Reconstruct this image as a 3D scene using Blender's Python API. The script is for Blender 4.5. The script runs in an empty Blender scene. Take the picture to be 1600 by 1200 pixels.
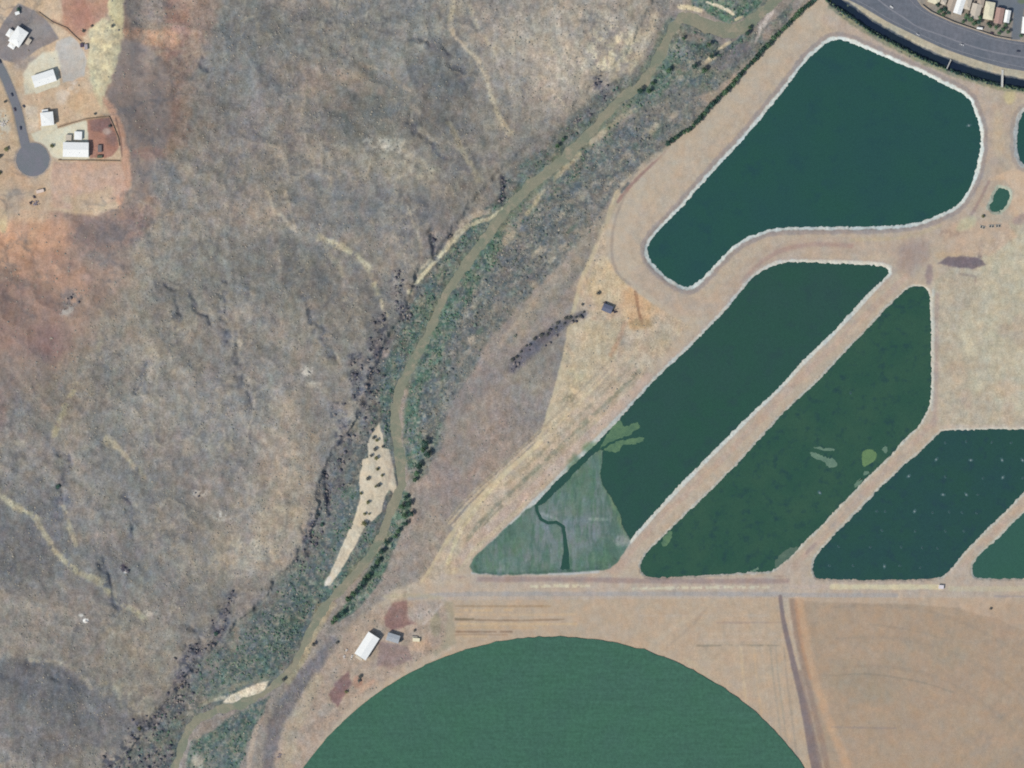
import bpy, math, random
import numpy as np
from mathutils import Vector, Matrix

# ------------------------------------------------------------------ camera, sky, sun, exposure
S = 0.8                         # metres per map unit
CAM_H = 7000.0
scene = bpy.context.scene
cam_data = bpy.data.cameras.new("camera")
cam = bpy.data.objects.new("camera", cam_data)
scene.collection.objects.link(cam)
cam.location = (0, 0, CAM_H)
cam.rotation_euler = (0, 0, 0)
cam_data.sensor_width = 36.0
cam_data.lens = 36.0 * CAM_H / (1600 * S)
cam_data.clip_start = 500.0
cam_data.clip_end = 60000.0
scene.camera = cam

SUN_EL = math.radians(43)
SX, SY = -0.79, -0.61           # towards the sun, on the map
_n = math.hypot(SX, SY); SX /= _n; SY /= _n
world = bpy.data.worlds.new("World"); scene.world = world
world.use_nodes = True
nt = world.node_tree; nt.nodes.clear()
sky = nt.nodes.new('ShaderNodeTexSky'); sky.sky_type = 'NISHITA'; sky.sun_disc = False
sky.sun_elevation = SUN_EL; sky.sun_rotation = math.atan2(SX, SY) % (2 * math.pi)
bg = nt.nodes.new('ShaderNodeBackground'); bg.inputs[1].default_value = 0.13
wo = nt.nodes.new('ShaderNodeOutputWorld')
nt.links.new(sky.outputs[0], bg.inputs[0]); nt.links.new(bg.outputs[0], wo.inputs[0])
sun_data = bpy.data.lights.new("sun", 'SUN'); sun_data.energy = 3.5; sun_data.angle = math.radians(0.5)
sun_data.color = (1.0, 0.96, 0.90)
sun = bpy.data.objects.new("sun", sun_data); scene.collection.objects.link(sun)
sd_ = Vector((SX * math.cos(SUN_EL), SY * math.cos(SUN_EL), math.sin(SUN_EL)))
sun.rotation_euler = sd_.to_track_quat('Z', 'Y').to_euler()
sun.location = sd_ * 3000
scene.view_settings.view_transform = 'Standard'; scene.view_settings.look = 'None'
scene.view_settings.exposure = 0.0; scene.view_settings.gamma = 1.0
scene.render.engine = 'CYCLES'
scene.cycles.max_bounces = 4; scene.cycles.diffuse_bounces = 2; scene.cycles.glossy_bounces = 2
scene.cycles.use_denoising = False
scene.cycles.filter_width = 1.9

# ------------------------------------------------------------------ helpers
rng = np.random.RandomState(7)
random.seed(5)
EX = np.array([1.05, 1.085, 1.19])          # light reaching flat ground, per channel
def lin(c):
    c = np.asarray(c, float) / 255.0
    return np.where(c <= 0.04045, c / 12.92, ((c + 0.055) / 1.055) ** 2.4)
def A(c, k=1.0):                            # surface colour whose sunlit look is c
    return np.clip(lin(c) / EX * k, 0.004, 0.86)
def W(x, y): return ((x - 800) * S, (600 - y) * S)

def tag(o, label=None, cat=None, group=None, kind=None):
    if label: o['label'] = label
    if cat: o['category'] = cat
    if group: o['group'] = group
    if kind: o['kind'] = kind
    return o
def link(o, parent=None):
    scene.collection.objects.link(o)
    if parent is not None: o.parent = parent
    return o
def empty(name, loc, rz=0.0):
    o = bpy.data.objects.new(name, None); o.location = loc; o.rotation_euler = (0, 0, rz)
    o.empty_display_size = 1.0
    return link(o)

class MB:
    def __init__(s): s.v = []; s.f = []
    def add(s, vs, fs):
        b = len(s.v); s.v += [tuple(v) for v in vs]; s.f += [tuple(i + b for i in f) for f in fs]; return s
    def box(s, x0, y0, z0, x1, y1, z1):
        return s.add([(x0,y0,z0),(x1,y0,z0),(x1,y1,z0),(x0,y1,z0),(x0,y0,z1),(x1,y0,z1),(x1,y1,z1),(x0,y1,z1)],
              [(3,2,1,0),(4,5,6,7),(0,1,5,4),(1,2,6,5),(2,3,7,6),(3,0,4,7)])
    def prism(s, pts, z0, z1):
        n = len(pts); a = sum(pts[i][0]*pts[(i+1)%n][1]-pts[(i+1)%n][0]*pts[i][1] for i in range(n))
        if a < 0: pts = pts[::-1]
        return s.add([(x,y,z0) for x,y in pts] + [(x,y,z1) for x,y in pts],
              [tuple(range(n-1,-1,-1)), tuple(range(n,2*n))] + [(i,(i+1)%n,(i+1)%n+n,i+n) for i in range(n)])
    def cyl(s, x, y, z0, z1, r0, r1=None, n=10):
        r1 = r0 if r1 is None else r1
        vs = [(x+r0*math.cos(2*math.pi*i/n), y+r0*math.sin(2*math.pi*i/n), z0) for i in range(n)]
        vs += [(x+r1*math.cos(2*math.pi*i/n), y+r1*math.sin(2*math.pi*i/n), z1) for i in range(n)]
        return s.add(vs, [tuple(range(n-1,-1,-1)), tuple(range(n,2*n))] + [(i,(i+1)%n,(i+1)%n+n,i+n) for i in range(n)])
    def tube(s, p, q, r0, r1=None, n=6):
        r1 = r0 if r1 is None else r1
        p = Vector(p); q = Vector(q); d = (q-p).normalized()
        u = d.orthogonal().normalized(); w = d.cross(u)
        vs = [p+(u*math.cos(2*math.pi*i/n)+w*math.sin(2*math.pi*i/n))*r0 for i in range(n)]
        vs += [q+(u*math.cos(2*math.pi*i/n)+w*math.sin(2*math.pi*i/n))*r1 for i in range(n)]
        return s.add(vs, [tuple(range(n-1,-1,-1)), tuple(range(n,2*n))] + [(i,(i+1)%n,(i+1)%n+n,i+n) for i in range(n)])
    def gable(s, hx, hy, z0, rise, over=0.5, th=0.25):   # ridge along x
        x = hx+over; y = hy+over
        dz = rise*over/hy
        pr = [(-y, z0-dz), (0, z0+rise), (y, z0-dz), (y, z0-dz+th), (0, z0+rise+th), (-y, z0-dz+th)]
        vs = [(-x, a, b) for a, b in pr] + [(x, a, b) for a, b in pr]
        return s.add(vs, [(0,1,4,5),(1,2,3,4),(11,10,7,6),(10,9,8,7),(0,6,7,1),(1,7,8,2),(2,8,9,3),(3,9,10,4),(4,10,11,5),(5,11,6,0)])
    def hip(s, hx, hy, z0, rise, over=0.5, th=0.25):
        x = hx+over; y = hy+over; rx = max(hx-hy, 0.4)
        vs = [(-x,-y,z0),(x,-y,z0),(x,y,z0),(-x,y,z0),(-x,-y,z0+th),(x,-y,z0+th),(x,y,z0+th),(-x,y,z0+th),(-rx,0,z0+rise),(rx,0,z0+rise)]
        return s.add(vs, [(3,2,1,0),(0,1,5,4),(1,2,6,5),(2,3,7,6),(3,0,4,7),(4,5,9,8),(5,6,9),(6,7,8,9),(7,4,8)])
    def mesh(s, name, mat=None, smooth=False):
        m = bpy.data.meshes.new(name); m.from_pydata(s.v, [], s.f); m.update()
        if mat: m.materials.append(mat)
        if smooth: m.polygons.foreach_set('use_smooth', [True]*len(m.polygons))
        return m
    def build(s, name, mat, parent=None, smooth=False):
        return link(bpy.data.objects.new(name, s.mesh(name, mat, smooth)), parent)

def np_mesh(name, V, F, mat, smooth=False):
    """V (n,3), F (m,k) equal-sized faces"""
    m = bpy.data.meshes.new(name); n, k = F.shape
    m.vertices.add(len(V)); m.vertices.foreach_set('co', np.ascontiguousarray(V, np.float32).ravel())
    m.loops.add(n*k); m.loops.foreach_set('vertex_index', np.ascontiguousarray(F, np.int32).ravel())
    m.polygons.add(n); m.polygons.foreach_set('loop_start', np.arange(0, n*k, k, dtype=np.int32))
    m.polygons.foreach_set('loop_total', np.full(n, k, np.int32))
    if smooth: m.polygons.foreach_set('use_smooth', np.ones(n, bool))
    m.update(calc_edges=True)
    if mat: m.materials.append(mat)
    return m
def set_col(m, name, C):
    a = m.attributes.new(name, 'FLOAT_COLOR', 'POINT')
    c = np.ones((len(C), 4), np.float32); c[:, :3] = C
    a.data.foreach_set('color', c.ravel())

# ------------------------------------------------------------------ materials
def new_mat(name):
    m = bpy.data.materials.new(name); m.use_nodes = True
    t = m.node_tree; t.nodes.clear()
    b = t.nodes.new('ShaderNodeBsdfPrincipled'); o = t.nodes.new('ShaderNodeOutputMaterial')
    t.links.new(b.outputs[0], o.inputs[0]); b.inputs['Roughness'].default_value = 0.9
    b.inputs['Specular IOR Level'].default_value = 0.2
    return m, t, b
def coords(t, scale=1.0):
    c = t.nodes.new('ShaderNodeTexCoord'); mp = t.nodes.new('ShaderNodeMapping')
    mp.inputs['Scale'].default_value = (scale,)*3 if not isinstance(scale, tuple) else scale
    t.links.new(c.outputs['Object'], mp.inputs[0]); return mp.outputs[0]
def noise(t, vec, sc, det=3, rough=0.6):
    n = t.nodes.new('ShaderNodeTexNoise'); n.inputs['Scale'].default_value = sc
    n.inputs['Detail'].default_value = det; n.inputs['Roughness'].default_value = rough
    t.links.new(vec, n.inputs['Vector']); return n
def ramp(t, fac, a, b, lo=0.3, hi=0.7):
    r = t.nodes.new('ShaderNodeMapRange'); r.inputs['From Min'].default_value = lo; r.inputs['From Max'].default_value = hi
    r.inputs['To Min'].default_value = a; r.inputs['To Max'].default_value = b
    t.links.new(fac, r.inputs['Value']); return r.outputs[0]
def mix(t, fac, a, b, mode='MIX'):
    m = t.nodes.new('ShaderNodeMix'); m.data_type = 'RGBA'; m.blend_type = mode
    for s, v in ((m.inputs[0], fac), (m.inputs[6], a), (m.inputs[7], b)):
        if isinstance(v, (int, float)): s.default_value = v
        elif isinstance(v, (tuple, list, np.ndarray)): s.default_value = tuple(v)[:3] + (1,)
        else: t.links.new(v, s)
    return m.outputs[2]
def vmul(t, col, fac):
    m = t.nodes.new('ShaderNodeVectorMath'); m.operation = 'SCALE'
    t.links.new(col, m.inputs[0]); t.links.new(fac, m.inputs['Scale']); return m.outputs[0]
def bump(t, b, h, strength=0.4, dist=0.3):
    n = t.nodes.new('ShaderNodeBump'); n.inputs['Strength'].default_value = strength; n.inputs['Distance'].default_value = dist
    t.links.new(h, n.inputs['Height']); t.links.new(n.outputs[0], b.inputs['Normal'])

_mats = {}
def surf(name, c, c2=None, sc=0.6, rough=0.85, var=0.1, spec=0.2, metal=0.0, bmp=0.0):
    """an ordinary surface: colour with grime/wear noise"""
    if name in _mats: return _mats[name]
    m, t, b = new_mat(name); b.inputs['Roughness'].default_value = rough
    b.inputs['Specular IOR Level'].default_value = spec; b.inputs['Metallic'].default_value = metal
    v = coords(t); n = noise(t, v, sc, 4)
    c1 = tuple(A(c)); cc = tuple(A(c2)) if c2 is not None else tuple(A(c)*0.8)
    col = mix(t, ramp(t, n.outputs[0], 0, 1), c1, cc)
    n2 = noise(t, v, sc*6, 2); col = vmul(t, col, ramp(t, n2.outputs[0], 1-var, 1+var))
    t.links.new(col, b.inputs['Base Color'])
    if bmp: bump(t, b, n2.outputs[0], bmp, 0.1)
    _mats[name] = m; return m

def ground_mat():
    m, t, b = new_mat('soil_and_rock')
    at = t.nodes.new('ShaderNodeAttribute'); at.attribute_name = 'soil'
    gr = t.nodes.new('ShaderNodeAttribute'); gr.attribute_name = 'grain'
    v = coords(t)
    n1 = noise(t, v, 0.55, 3, 0.7); n2 = noise(t, v, 0.11, 4, 0.65); n3 = noise(t, v, 0.025, 4, 0.6)
    col = at.outputs['Color']
    def var(n, lo, hi):
        k = ramp(t, n.outputs[0], lo, hi, 0.28, 0.72)
        # 1 + grain*(k)
        ma = t.nodes.new('ShaderNodeMath'); ma.operation = 'MULTIPLY_ADD'; ma.inputs[2].default_value = 1.0
        t.links.new(k, ma.inputs[0]); t.links.new(gr.outputs['Fac'], ma.inputs[1]); return ma.outputs[0]
    col = vmul(t, col, var(n1, -0.42, 0.42)); col = vmul(t, col, var(n2, -0.22, 0.22)); col = vmul(t, col, var(n3, -0.10, 0.10))
    # mineral tints drifting across the soil
    nt_ = noise(t, v, 0.06, 3); tint = mix(t, ramp(t, nt_.outputs[0], 0, 1), (1.05, 0.99, 0.93, 1), (0.95, 1.01, 1.06, 1))
    col = mix(t, 1.0, col, tint, 'MULTIPLY')
    t.links.new(col, b.inputs['Base Color']); b.inputs['Roughness'].default_value = 1.0
    b.inputs['Specular IOR Level'].default_value = 0.0
    bump(t, b, n1.outputs[0], 0.5, 0.35)
    return m

def water_mat(name, a, b_, c=None, sc=0.012, rough=0.12, strg=0.04):
    m, t, b = new_mat(name); v = coords(t)
    n = noise(t, v, sc, 5, 0.55); col = mix(t, ramp(t, n.outputs[0], 0, 1, 0.35, 0.68), tuple(A(a)), tuple(A(b_)))
    if c is not None:
        n2 = noise(t, v, sc*3.2, 5, 0.65); col = mix(t, ramp(t, n2.outputs[0], 0, 0.9, 0.52, 0.70), col, tuple(A(c)))
    n3 = noise(t, v, 0.5, 2); col = vmul(t, col, ramp(t, n3.outputs[0], 0.92, 1.08))
    t.links.new(col, b.inputs['Base Color']); b.inputs['Roughness'].default_value = rough
    b.inputs['IOR'].default_value = 1.33; b.inputs['Specular IOR Level'].default_value = 0.5
    bump(t, b, n3.outputs[0], 0.15, strg); return m

def leafy(name, dark, light, sc=0.5, attr=None):
    m, t, b = new_mat(name); v = coords(t)
    n = noise(t, v, sc, 3)
    oi = t.nodes.new('ShaderNodeObjectInfo')
    col = mix(t, ramp(t, n.outputs[0], 0, 1), tuple(A(dark)), tuple(A(light)))
    if attr:
        at = t.nodes.new('ShaderNodeAttribute'); at.attribute_name = attr; col = mix(t, 0.9, col, at.outputs['Color'])
    col = vmul(t, col, ramp(t, oi.outputs['Random'], 0.85, 1.2, 0, 1))
    t.links.new(col, b.inputs['Base Color']); b.inputs['Roughness'].default_value = 0.9
    return m

# ------------------------------------------------------------------ the terrain grid (map units, y down)
STEP = 1.25
gx = np.arange(-60, 1660.1, STEP); gy = np.arange(-60, 1260.1, STEP)
X, Y = np.meshgrid(gx, gy)                  # [row(y), col(x)]
X = X.astype(np.float32); Y = Y.astype(np.float32)
_lat = rng.rand(16, 256, 256).astype(np.float32)
def vn(x, y, s, seed):
    L = _lat[seed % 16]; u = x/s + seed*17.3; v = y/s + seed*31.7
    i = np.floor(u).astype(int); j = np.floor(v).astype(int); fu = u-i; fv = v-j
    fu = fu*fu*(3-2*fu); fv = fv*fv*(3-2*fv); i &= 255; j &= 255; i1 = (i+1) & 255; j1 = (j+1) & 255
    return (L[j,i]*(1-fu)+L[j,i1]*fu)*(1-fv)+(L[j1,i]*(1-fu)+L[j1,i1]*fu)*fv
def fbm(x, y, s, seed, oct=4, g=0.5):
    t = 0; a = 1; n = 0
    for k in range(oct): t = t + a*vn(x, y, s/2**k, seed+k); n += a; a *= g
    return t/n                               # 0..1, mean .5
def sst(e0, e1, x):
    t = np.clip((x-e0)/(e1-e0+1e-9), 0, 1); return t*t*(3-2*t)
def window(pts, m):
    p = np.array(pts, float)
    i0 = max(0, int((p[:,0].min()-m-gx[0])/STEP)); i1 = min(len(gx), int((p[:,0].max()+m-gx[0])/STEP)+2)
    j0 = max(0, int((p[:,1].min()-m-gy[0])/STEP)); j1 = min(len(gy), int((p[:,1].max()+m-gy[0])/STEP)+2)
    return (slice(j0, max(j1, j0)), slice(i0, max(i1, i0)))
def seg_d(x, y, a, b, wa=0, wb=0):
    dx, dy = b[0]-a[0], b[1]-a[1]; L = dx*dx+dy*dy+1e-9
    t = np.clip(((x-a[0])*dx+(y-a[1])*dy)/L, 0, 1)
    return np.hypot(x-a[0]-t*dx, y-a[1]-t*dy) - (wa+(wb-wa)*t)
def line_sd(x, y, pts, w):
    if not hasattr(w, '__len__'): w = [w]*len(pts)
    d = np.full(x.shape, 1e9, np.float32)
    for k in range(len(pts)-1): d = np.minimum(d, seg_d(x, y, pts[k], pts[k+1], w[k]/2, w[k+1]/2))
    return d
def poly_sd(x, y, pts):
    d = np.full(x.shape, 1e9, np.float32); ins = np.zeros(x.shape, bool); n = len(pts)
    for k in range(n):
        a, b = pts[k], pts[(k+1) % n]
        d = np.minimum(d, seg_d(x, y, a, b))
        if a[1] != b[1]:
            c = ((a[1] > y) != (b[1] > y)) & (x < (b[0]-a[0])*(y-a[1])/(b[1]-a[1])+a[0]); ins ^= c
    return np.where(ins, -d, d)
def chaikin(p, n=1, closed=True):
    for _ in range(n):
        q = []; m = len(p)
        for k in range(m if closed else m-1):
            a, b = p[k], p[(k+1) % m]
            q += [(a[0]*.75+b[0]*.25, a[1]*.75+b[1]*.25), (a[0]*.25+b[0]*.75, a[1]*.25+b[1]*.75)]
        if not closed: q = [p[0]]+q+[p[-1]]
        p = q
    return p

soil = np.zeros(X.shape+(3,), np.float32); soil[:] = (184, 167, 146)
grain = np.full(X.shape, 0.55, np.float32)
bush = np.zeros(X.shape, np.float32)        # green thicket density
scrub = np.zeros(X.shape, np.float32)       # low dry scrub density
rocks = np.zeros(X.shape, np.float32)
def apply(sl, m, col=None, g=None, gb=None, gs=None, gr=None):
    if col is not None: soil[sl] = soil[sl]*(1-m[..., None]) + np.array(col, np.float32)*m[..., None]
    for arr, val in ((grain, g), (bush, gb), (scrub, gs), (rocks, gr)):
        if val is not None: arr[sl] = arr[sl]*(1-m) + val*m
_seed = [3]
def mask(sd, x, y, soft, nz, ns, amt, sp):
    _seed[0] += 1; s = _seed[0]
    if nz: sd = sd + (fbm(x, y, ns, s, 3, 0.6)-.5)*2*nz
    m = (1-sst(-soft/2, soft/2, sd))*amt
    if sp: m = m*sst(sp[1]-.07, sp[1]+.07, fbm(x, y, sp[0], s+5, 3, .6))
    return m
def P(pts, col=None, soft=4, nz=2, ns=12, amt=1, sp=None, sm=0, **k):
    if sm: pts = chaikin(pts, sm)
    sl = window(pts, soft+nz*2+2); x, y = X[sl], Y[sl]
    if x.size == 0: return
    apply(sl, mask(poly_sd(x, y, pts), x, y, soft, nz, ns, amt, sp), col, **k)
def Ln(pts, w, col=None, soft=3, nz=1.5, ns=10, amt=1, sp=None, sm=1, warp=0, **k):
    if sm and not hasattr(w, '__len__'): pts = chaikin(pts, sm, False)
    mw = max(w) if hasattr(w, '__len__') else w
    sl = window(pts, soft+nz*2+2+mw+warp); x, y = X[sl], Y[sl]
    if x.size == 0: return
    xw, yw = (x+(fbm(x, y, 26, 6, 3, .6)-.5)*2*warp, y+(fbm(x, y, 26, 13, 3, .6)-.5)*2*warp) if warp else (x, y)
    apply(sl, mask(line_sd(xw, yw, pts, w), x, y, soft, nz, ns, amt, sp), col, **k)
def B(cx, cy, rx, ry, col=None, ang=0, soft=None, **k):      # soft blob
    n = 14; a = math.radians(ang)
    pts = [(cx+rx*math.cos(2*math.pi*i/n)*math.cos(a)-ry*math.sin(2*math.pi*i/n)*math.sin(a),
            cy+rx*math.cos(2*math.pi*i/n)*math.sin(a)+ry*math.sin(2*math.pi*i/n)*math.cos(a)) for i in range(n)]
    P(pts, col, soft=soft if soft is not None else min(rx, ry)*0.9, **k)

# --- traced outlines
POND1 = [(1200,172),(1232,132),(1262,92),(1282,75),(1295,64),(1310,61),(1330,66),(1350,75),(1380,88),(1407,100),(1437,112),(1462,125),(1480,134),(1500,144),(1515,155),(1523,175),(1531,198),(1533,225),(1528,255),(1522,278),(1512,298),(1507,307),(1497,320),(1475,332),(1442,346),(1412,351),(1350,354),(1267,354),(1225,355),(1200,358),(1190,362),(1165,371),(1142,387),(1122,407),(1105,427),(1087,443),(1078,449),(1065,446),(1050,439),(1030,422),(1015,405),(1011,391),(1015,378),(1035,355),(1060,330),(1086,300),(1120,262),(1150,230),(1175,202)]
POND2 = [(1337,413),(1287,411),(1252,410),(1225,410),(1205,416),(1180,430),(1160,452),(1145,472),(1120,500),(1095,525),(1065,555),(1040,577),(1020,597),(975,647),(950,675),(925,700),(895,727),(862,760),(837,787),(800,822),(770,852),(750,870),(744,885),(748,892),(762,894),(800,895),(850,891),(935,887),(955,874),(975,855),(985,842),(1012,812),(1037,784),(1062,757),(1100,719),(1137,682),(1170,649),(1200,622),(1225,597),(1262,555),(1300,520),(1330,487),(1355,460),(1375,441),(1388,428),(1388,420),(1372,415)]
POND3 = [(1430,446),(1447,450),(1453,462),(1455,525),(1455,597),(1455,625),(1447,645),(1437,665),(1417,682),(1397,705),(1375,727),(1355,745),(1332,770),(1310,792),(1285,820),(1262,840),(1245,860),(1232,873),(1212,890),(1190,894),(1150,895),(1100,899),(1050,902),(1012,902),(1003,896),(1001,880),(1012,862),(1030,845),(1050,825),(1067,807),(1092,785),(1115,762),(1140,737),(1157,720),(1177,697),(1200,672),(1210,661),(1237,632),(1272,602),(1300,572),(1325,545),(1355,515),(1380,487),(1402,465),(1418,451)]
POND4 = [(1472,672),(1462,682),(1440,705),(1412,727),(1395,745),(1370,767),(1355,785),(1332,807),(1315,825),(1295,845),(1277,865),(1270,880),(1271,897),(1277,905),(1360,906),(1445,905),(1470,902),(1480,896),(1492,882),(1502,868),(1520,850),(1540,828),(1564,806),(1582,788),(1600,768),(1642,725),(1642,671),(1600,671),(1540,671)]
POND5 = [(1521,900),(1519,887),(1522,878),(1540,858),(1564,838),(1582,818),(1600,802),(1642,762),(1642,903),(1590,904),(1530,904)]
POND6 = [(1602,171),(1594,184),(1590,200),(1589,225),(1592,248),(1602,258),(1650,264),(1650,165)]
POND7 = [(1562,293),(1573,295),(1577,302),(1577,312),(1570,325),(1559,332),(1547,328),(1546,319),(1552,314),(1553,305),(1558,298)]
MUD = [(943,700),(941,715),(939,750),(955,775),(968,800),(975,825),(988,845),(960,885),(935,893),(740,900),(732,880),(764,850),(796,820),(832,789),(845,788),(858,780),(868,768),(886,754),(898,738),(925,710)]
RIVER = [(1270,-60),(1235,-20),(1205,8),(1180,28),(1155,45),(1128,48),(1108,40),(1085,30),(1063,28),(1050,45),(1032,88),(1005,128),(965,158),(942,185),(905,225),(865,262),(828,290),(800,318),(775,348),(745,390),(720,425),(700,455),(682,490),(658,540),(637,580),(624,610),(617,640),(618,675),(625,715),(627,757),(612,795),(598,830),(576,872),(546,908),(515,938),(490,975),(470,1018),(455,1045),(432,1070),(408,1086),(374,1103),(340,1109),(309,1124),(294,1142),(284,1166),(270,1204),(262,1262)]
RIVW =  [14,14,16,18,24,28,26,26,20,16,17,17,16,16,17,19,19,16,16,15,15,15,14,15,16,18,20,22,20,15,15,15,14,13,14,13,12,12,13,14,14,15,13,12,12,12]
RIVW = [w_*.84 for w_ in RIVW[:len(RIVER)]] + [12]*(len(RIVER)-len(RIVW))
ESC = [(1060,-70),(1046,10),(1020,70),(975,118),(930,150),(880,195),(842,235),(800,262),(786,300),(768,322),(735,352),(700,385),(672,410),(650,432),(640,470),(622,505),(598,545),(584,600),(566,650),(535,690),(510,735),(503,790),(485,840),(448,890),(410,940),(368,975),(335,1010),(300,1050),(262,1100),(225,1150),(180,1200),(140,1262)]
HILLS = [(-70,-70)] + ESC + [(-70,1262)]
PLAIN_E = [(1295,-70),(1285,0),(1200,88),(1108,175),(1078,206),(1000,262),(962,308),(945,350),(922,402),(905,450),(892,520),(870,600),(850,660),(838,697),(800,730),(745,790),(705,850),(655,905),(610,925),(570,960),(520,1040),(440,1140),(400,1262),(250,1262),(300,1100),(560,880),(600,500),(1030,-70)]
CANAL = [(1270,-40),(1303,0),(1325,14),(1340,24),(1360,39),(1380,50),(1400,61),(1420,71),(1440,82),(1460,91),(1483,100),(1510,110),(1532,117),(1555,123),(1567,126),(1585,129),(1602,133),(1660,140)]
HW_N = [(1395,-60),(1425,-10),(1440,10),(1454,20),(1490,36),(1525,48),(1555,58),(1580,63),(1600,66),(1665,70)]
HW_S = [(1250,-60),(1318,-4),(1345,9),(1365,21),(1385,33),(1405,43),(1440,60),(1470,74),(1500,85),(1530,95),(1565,105),(1600,111),(1665,119)]
ROAD_L = [(-60,30),(-25,70),(-3,98),(8,118),(19,144),(29,172),(35,200),(40,222),(46,240)]
CROP_C = (866, 1472); CROP_R = 477

# ================================================================== paint the soils
# eastern works: base tan, mottled
P([(1290,-70),(1665,-70),(1665,1262),(380,1262),(640,930),(850,690),(905,450),(960,310)], (184,167,147), soft=10, g=0.35)
P([(1458,440),(1600,330),(1665,330),(1665,668),(1470,668)], (181,169,148), soft=10, nz=4, g=0.55, sp=None)
P([(1540,380),(1665,360),(1665,660),(1560,640),(1520,520)], (190,181,156), soft=30, nz=10, ns=30, amt=.7)
for k in range(10): B(1480+rng.rand()*120, 420+rng.rand()*230, 6+rng.rand()*14, 10+rng.rand()*30, random.choice([(176,156,138),(168,160,142),(194,172,148),(196,188,162)]), amt=.55, nz=4)
# river plain
P(PLAIN_E, (149,139,130), soft=10, nz=3, g=0.75, gs=0.35)
P([(700,590),(780,520),(850,480),(900,470),(880,560),(850,660),(790,720),(720,790),(650,880),(600,930),(640,800),(690,680)], (150,139,131), soft=20, nz=8, ns=30, gs=.3)
for cx, cy, rx, ry, c in ((760,660,60,30,(156,141,131)),(700,740,40,50,(150,136,128)),(830,590,40,25,(150,142,128)),(720,690,30,60,(144,136,130)),(820,640,30,40,(138,132,128)),(860,560,40,30,(136,131,126)),(680,840,30,40,(156,144,131)),(770,720,40,22,(160,143,130))):
    B(cx, cy, rx, ry, c, ang=-40, amt=.8, nz=8, ns=20)
# hills west of the river
P(HILLS, (140,132,122), soft=8, nz=4, g=0.78, gs=.7)
sl = window(HILLS, 0); hx, hy = X[sl], Y[sl]; hin = poly_sd(hx, hy, HILLS) < 0
n1 = fbm(hx, hy, 190, 2, 5, .6); n2 = fbm(hx+40, hy, 60, 9, 5, .65); n3 = fbm(hx, hy+90, 120, 6, 4, .6)
apply(sl, hin*sst(.48, .62, n1)*.75, (127,126,121)); apply(sl, hin*sst(.52, .68, n2)*.55, (157,144,127))
apply(sl, hin*sst(.55, .7, n3)*.6, (146,133,124)); apply(sl, hin*sst(.54, .68, fbm(hx, hy, 34, 4, 4, .7))*.5, (122,120,118))
def hill(cx, cy, rx, ry, col, ang=0, amt=.8, nz=10, ns=24, **k): B(cx, cy, rx, ry, col, ang=ang, amt=amt, nz=nz, ns=ns, soft=min(rx, ry)*.9, **k)  # darker greys paint in gully shade along with scrub and basalt
hill(900,60,110,70,(157,146,130)); hill(980,30,60,50,(162,150,134)); hill(880,150,70,60,(154,143,129),-40)
hill(960,78,45,40,(186,174,142),-30,.8,12,8,sp=(9,.5)); hill(880,100,40,30,(176,163,140),0,.6,10,10,sp=(9,.5))
hill(600,60,120,60,(132,131,124)); hill(400,90,80,100,(129,129,124)); hill(560,180,80,60,(126,127,122)); hill(700,120,50,60,(118,120,118),60)
hill(430,200,90,60,(138,129,122)); hill(470,120,60,25,(151,134,120),20); hill(560,130,40,12,(158,140,122),25); hill(500,150,60,12,(153,138,124),20)
hill(600,330,110,40,(124,122,119)); hill(500,300,60,30,(128,126,122)); hill(460,420,110,50,(122,122,118)); hill(400,330,60,30,(148,134,121))
hill(640,240,90,50,(147,141,127)); hill(605,225,45,12,(196,187,166),8,.75,10,6,sp=(7,.47)); hill(650,265,60,20,(170,160,138),10,.6,12,10,sp=(8,.48))
hill(690,210,50,40,(130,129,123)); hill(760,200,40,60,(139,134,126),60); hill(720,255,40,20,(122,121,120))
hill(560,420,50,40,(138,131,121)); hill(500,520,90,60,(139,133,123)); hill(330,430,90,60,(131,129,121)); hill(200,480,60,80,(148,138,124),20)
hill(260,560,80,60,(144,136,124)); hill(350,600,70,90,(136,130,123)); hill(420,640,60,60,(132,130,126)); hill(250,640,90,60,(134,130,124)); hill(110,620,60,50,(146,134,121))
hill(60,800,70,60,(122,121,120)); hill(40,860,70,60,(118,118,119)); hill(170,720,40,80,(126,125,121)); hill(230,790,60,60,(131,129,122)); hill(330,830,90,60,(138,132,124)); hill(450,700,50,80,(150,137,121))
hill(120,960,120,60,(137,129,120)); hill(60,1060,80,30,(110,111,116),10); hill(110,1120,120,60,(117,116,118)); hill(40,1160,60,40,(128,124,122)); hill(220,1030,60,70,(148,138,122)); hill(290,950,70,60,(137,130,121)); hill(180,890,90,30,(126,125,122),15)
hill(210,1090,60,20,(168,156,132),30,.6,10,8,sp=(8,.45)); hill(380,870,60,30,(162,150,130),-15,.6,10,8,sp=(8,.45)); hill(440,800,40,40,(155,142,122),0,.7)
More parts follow.
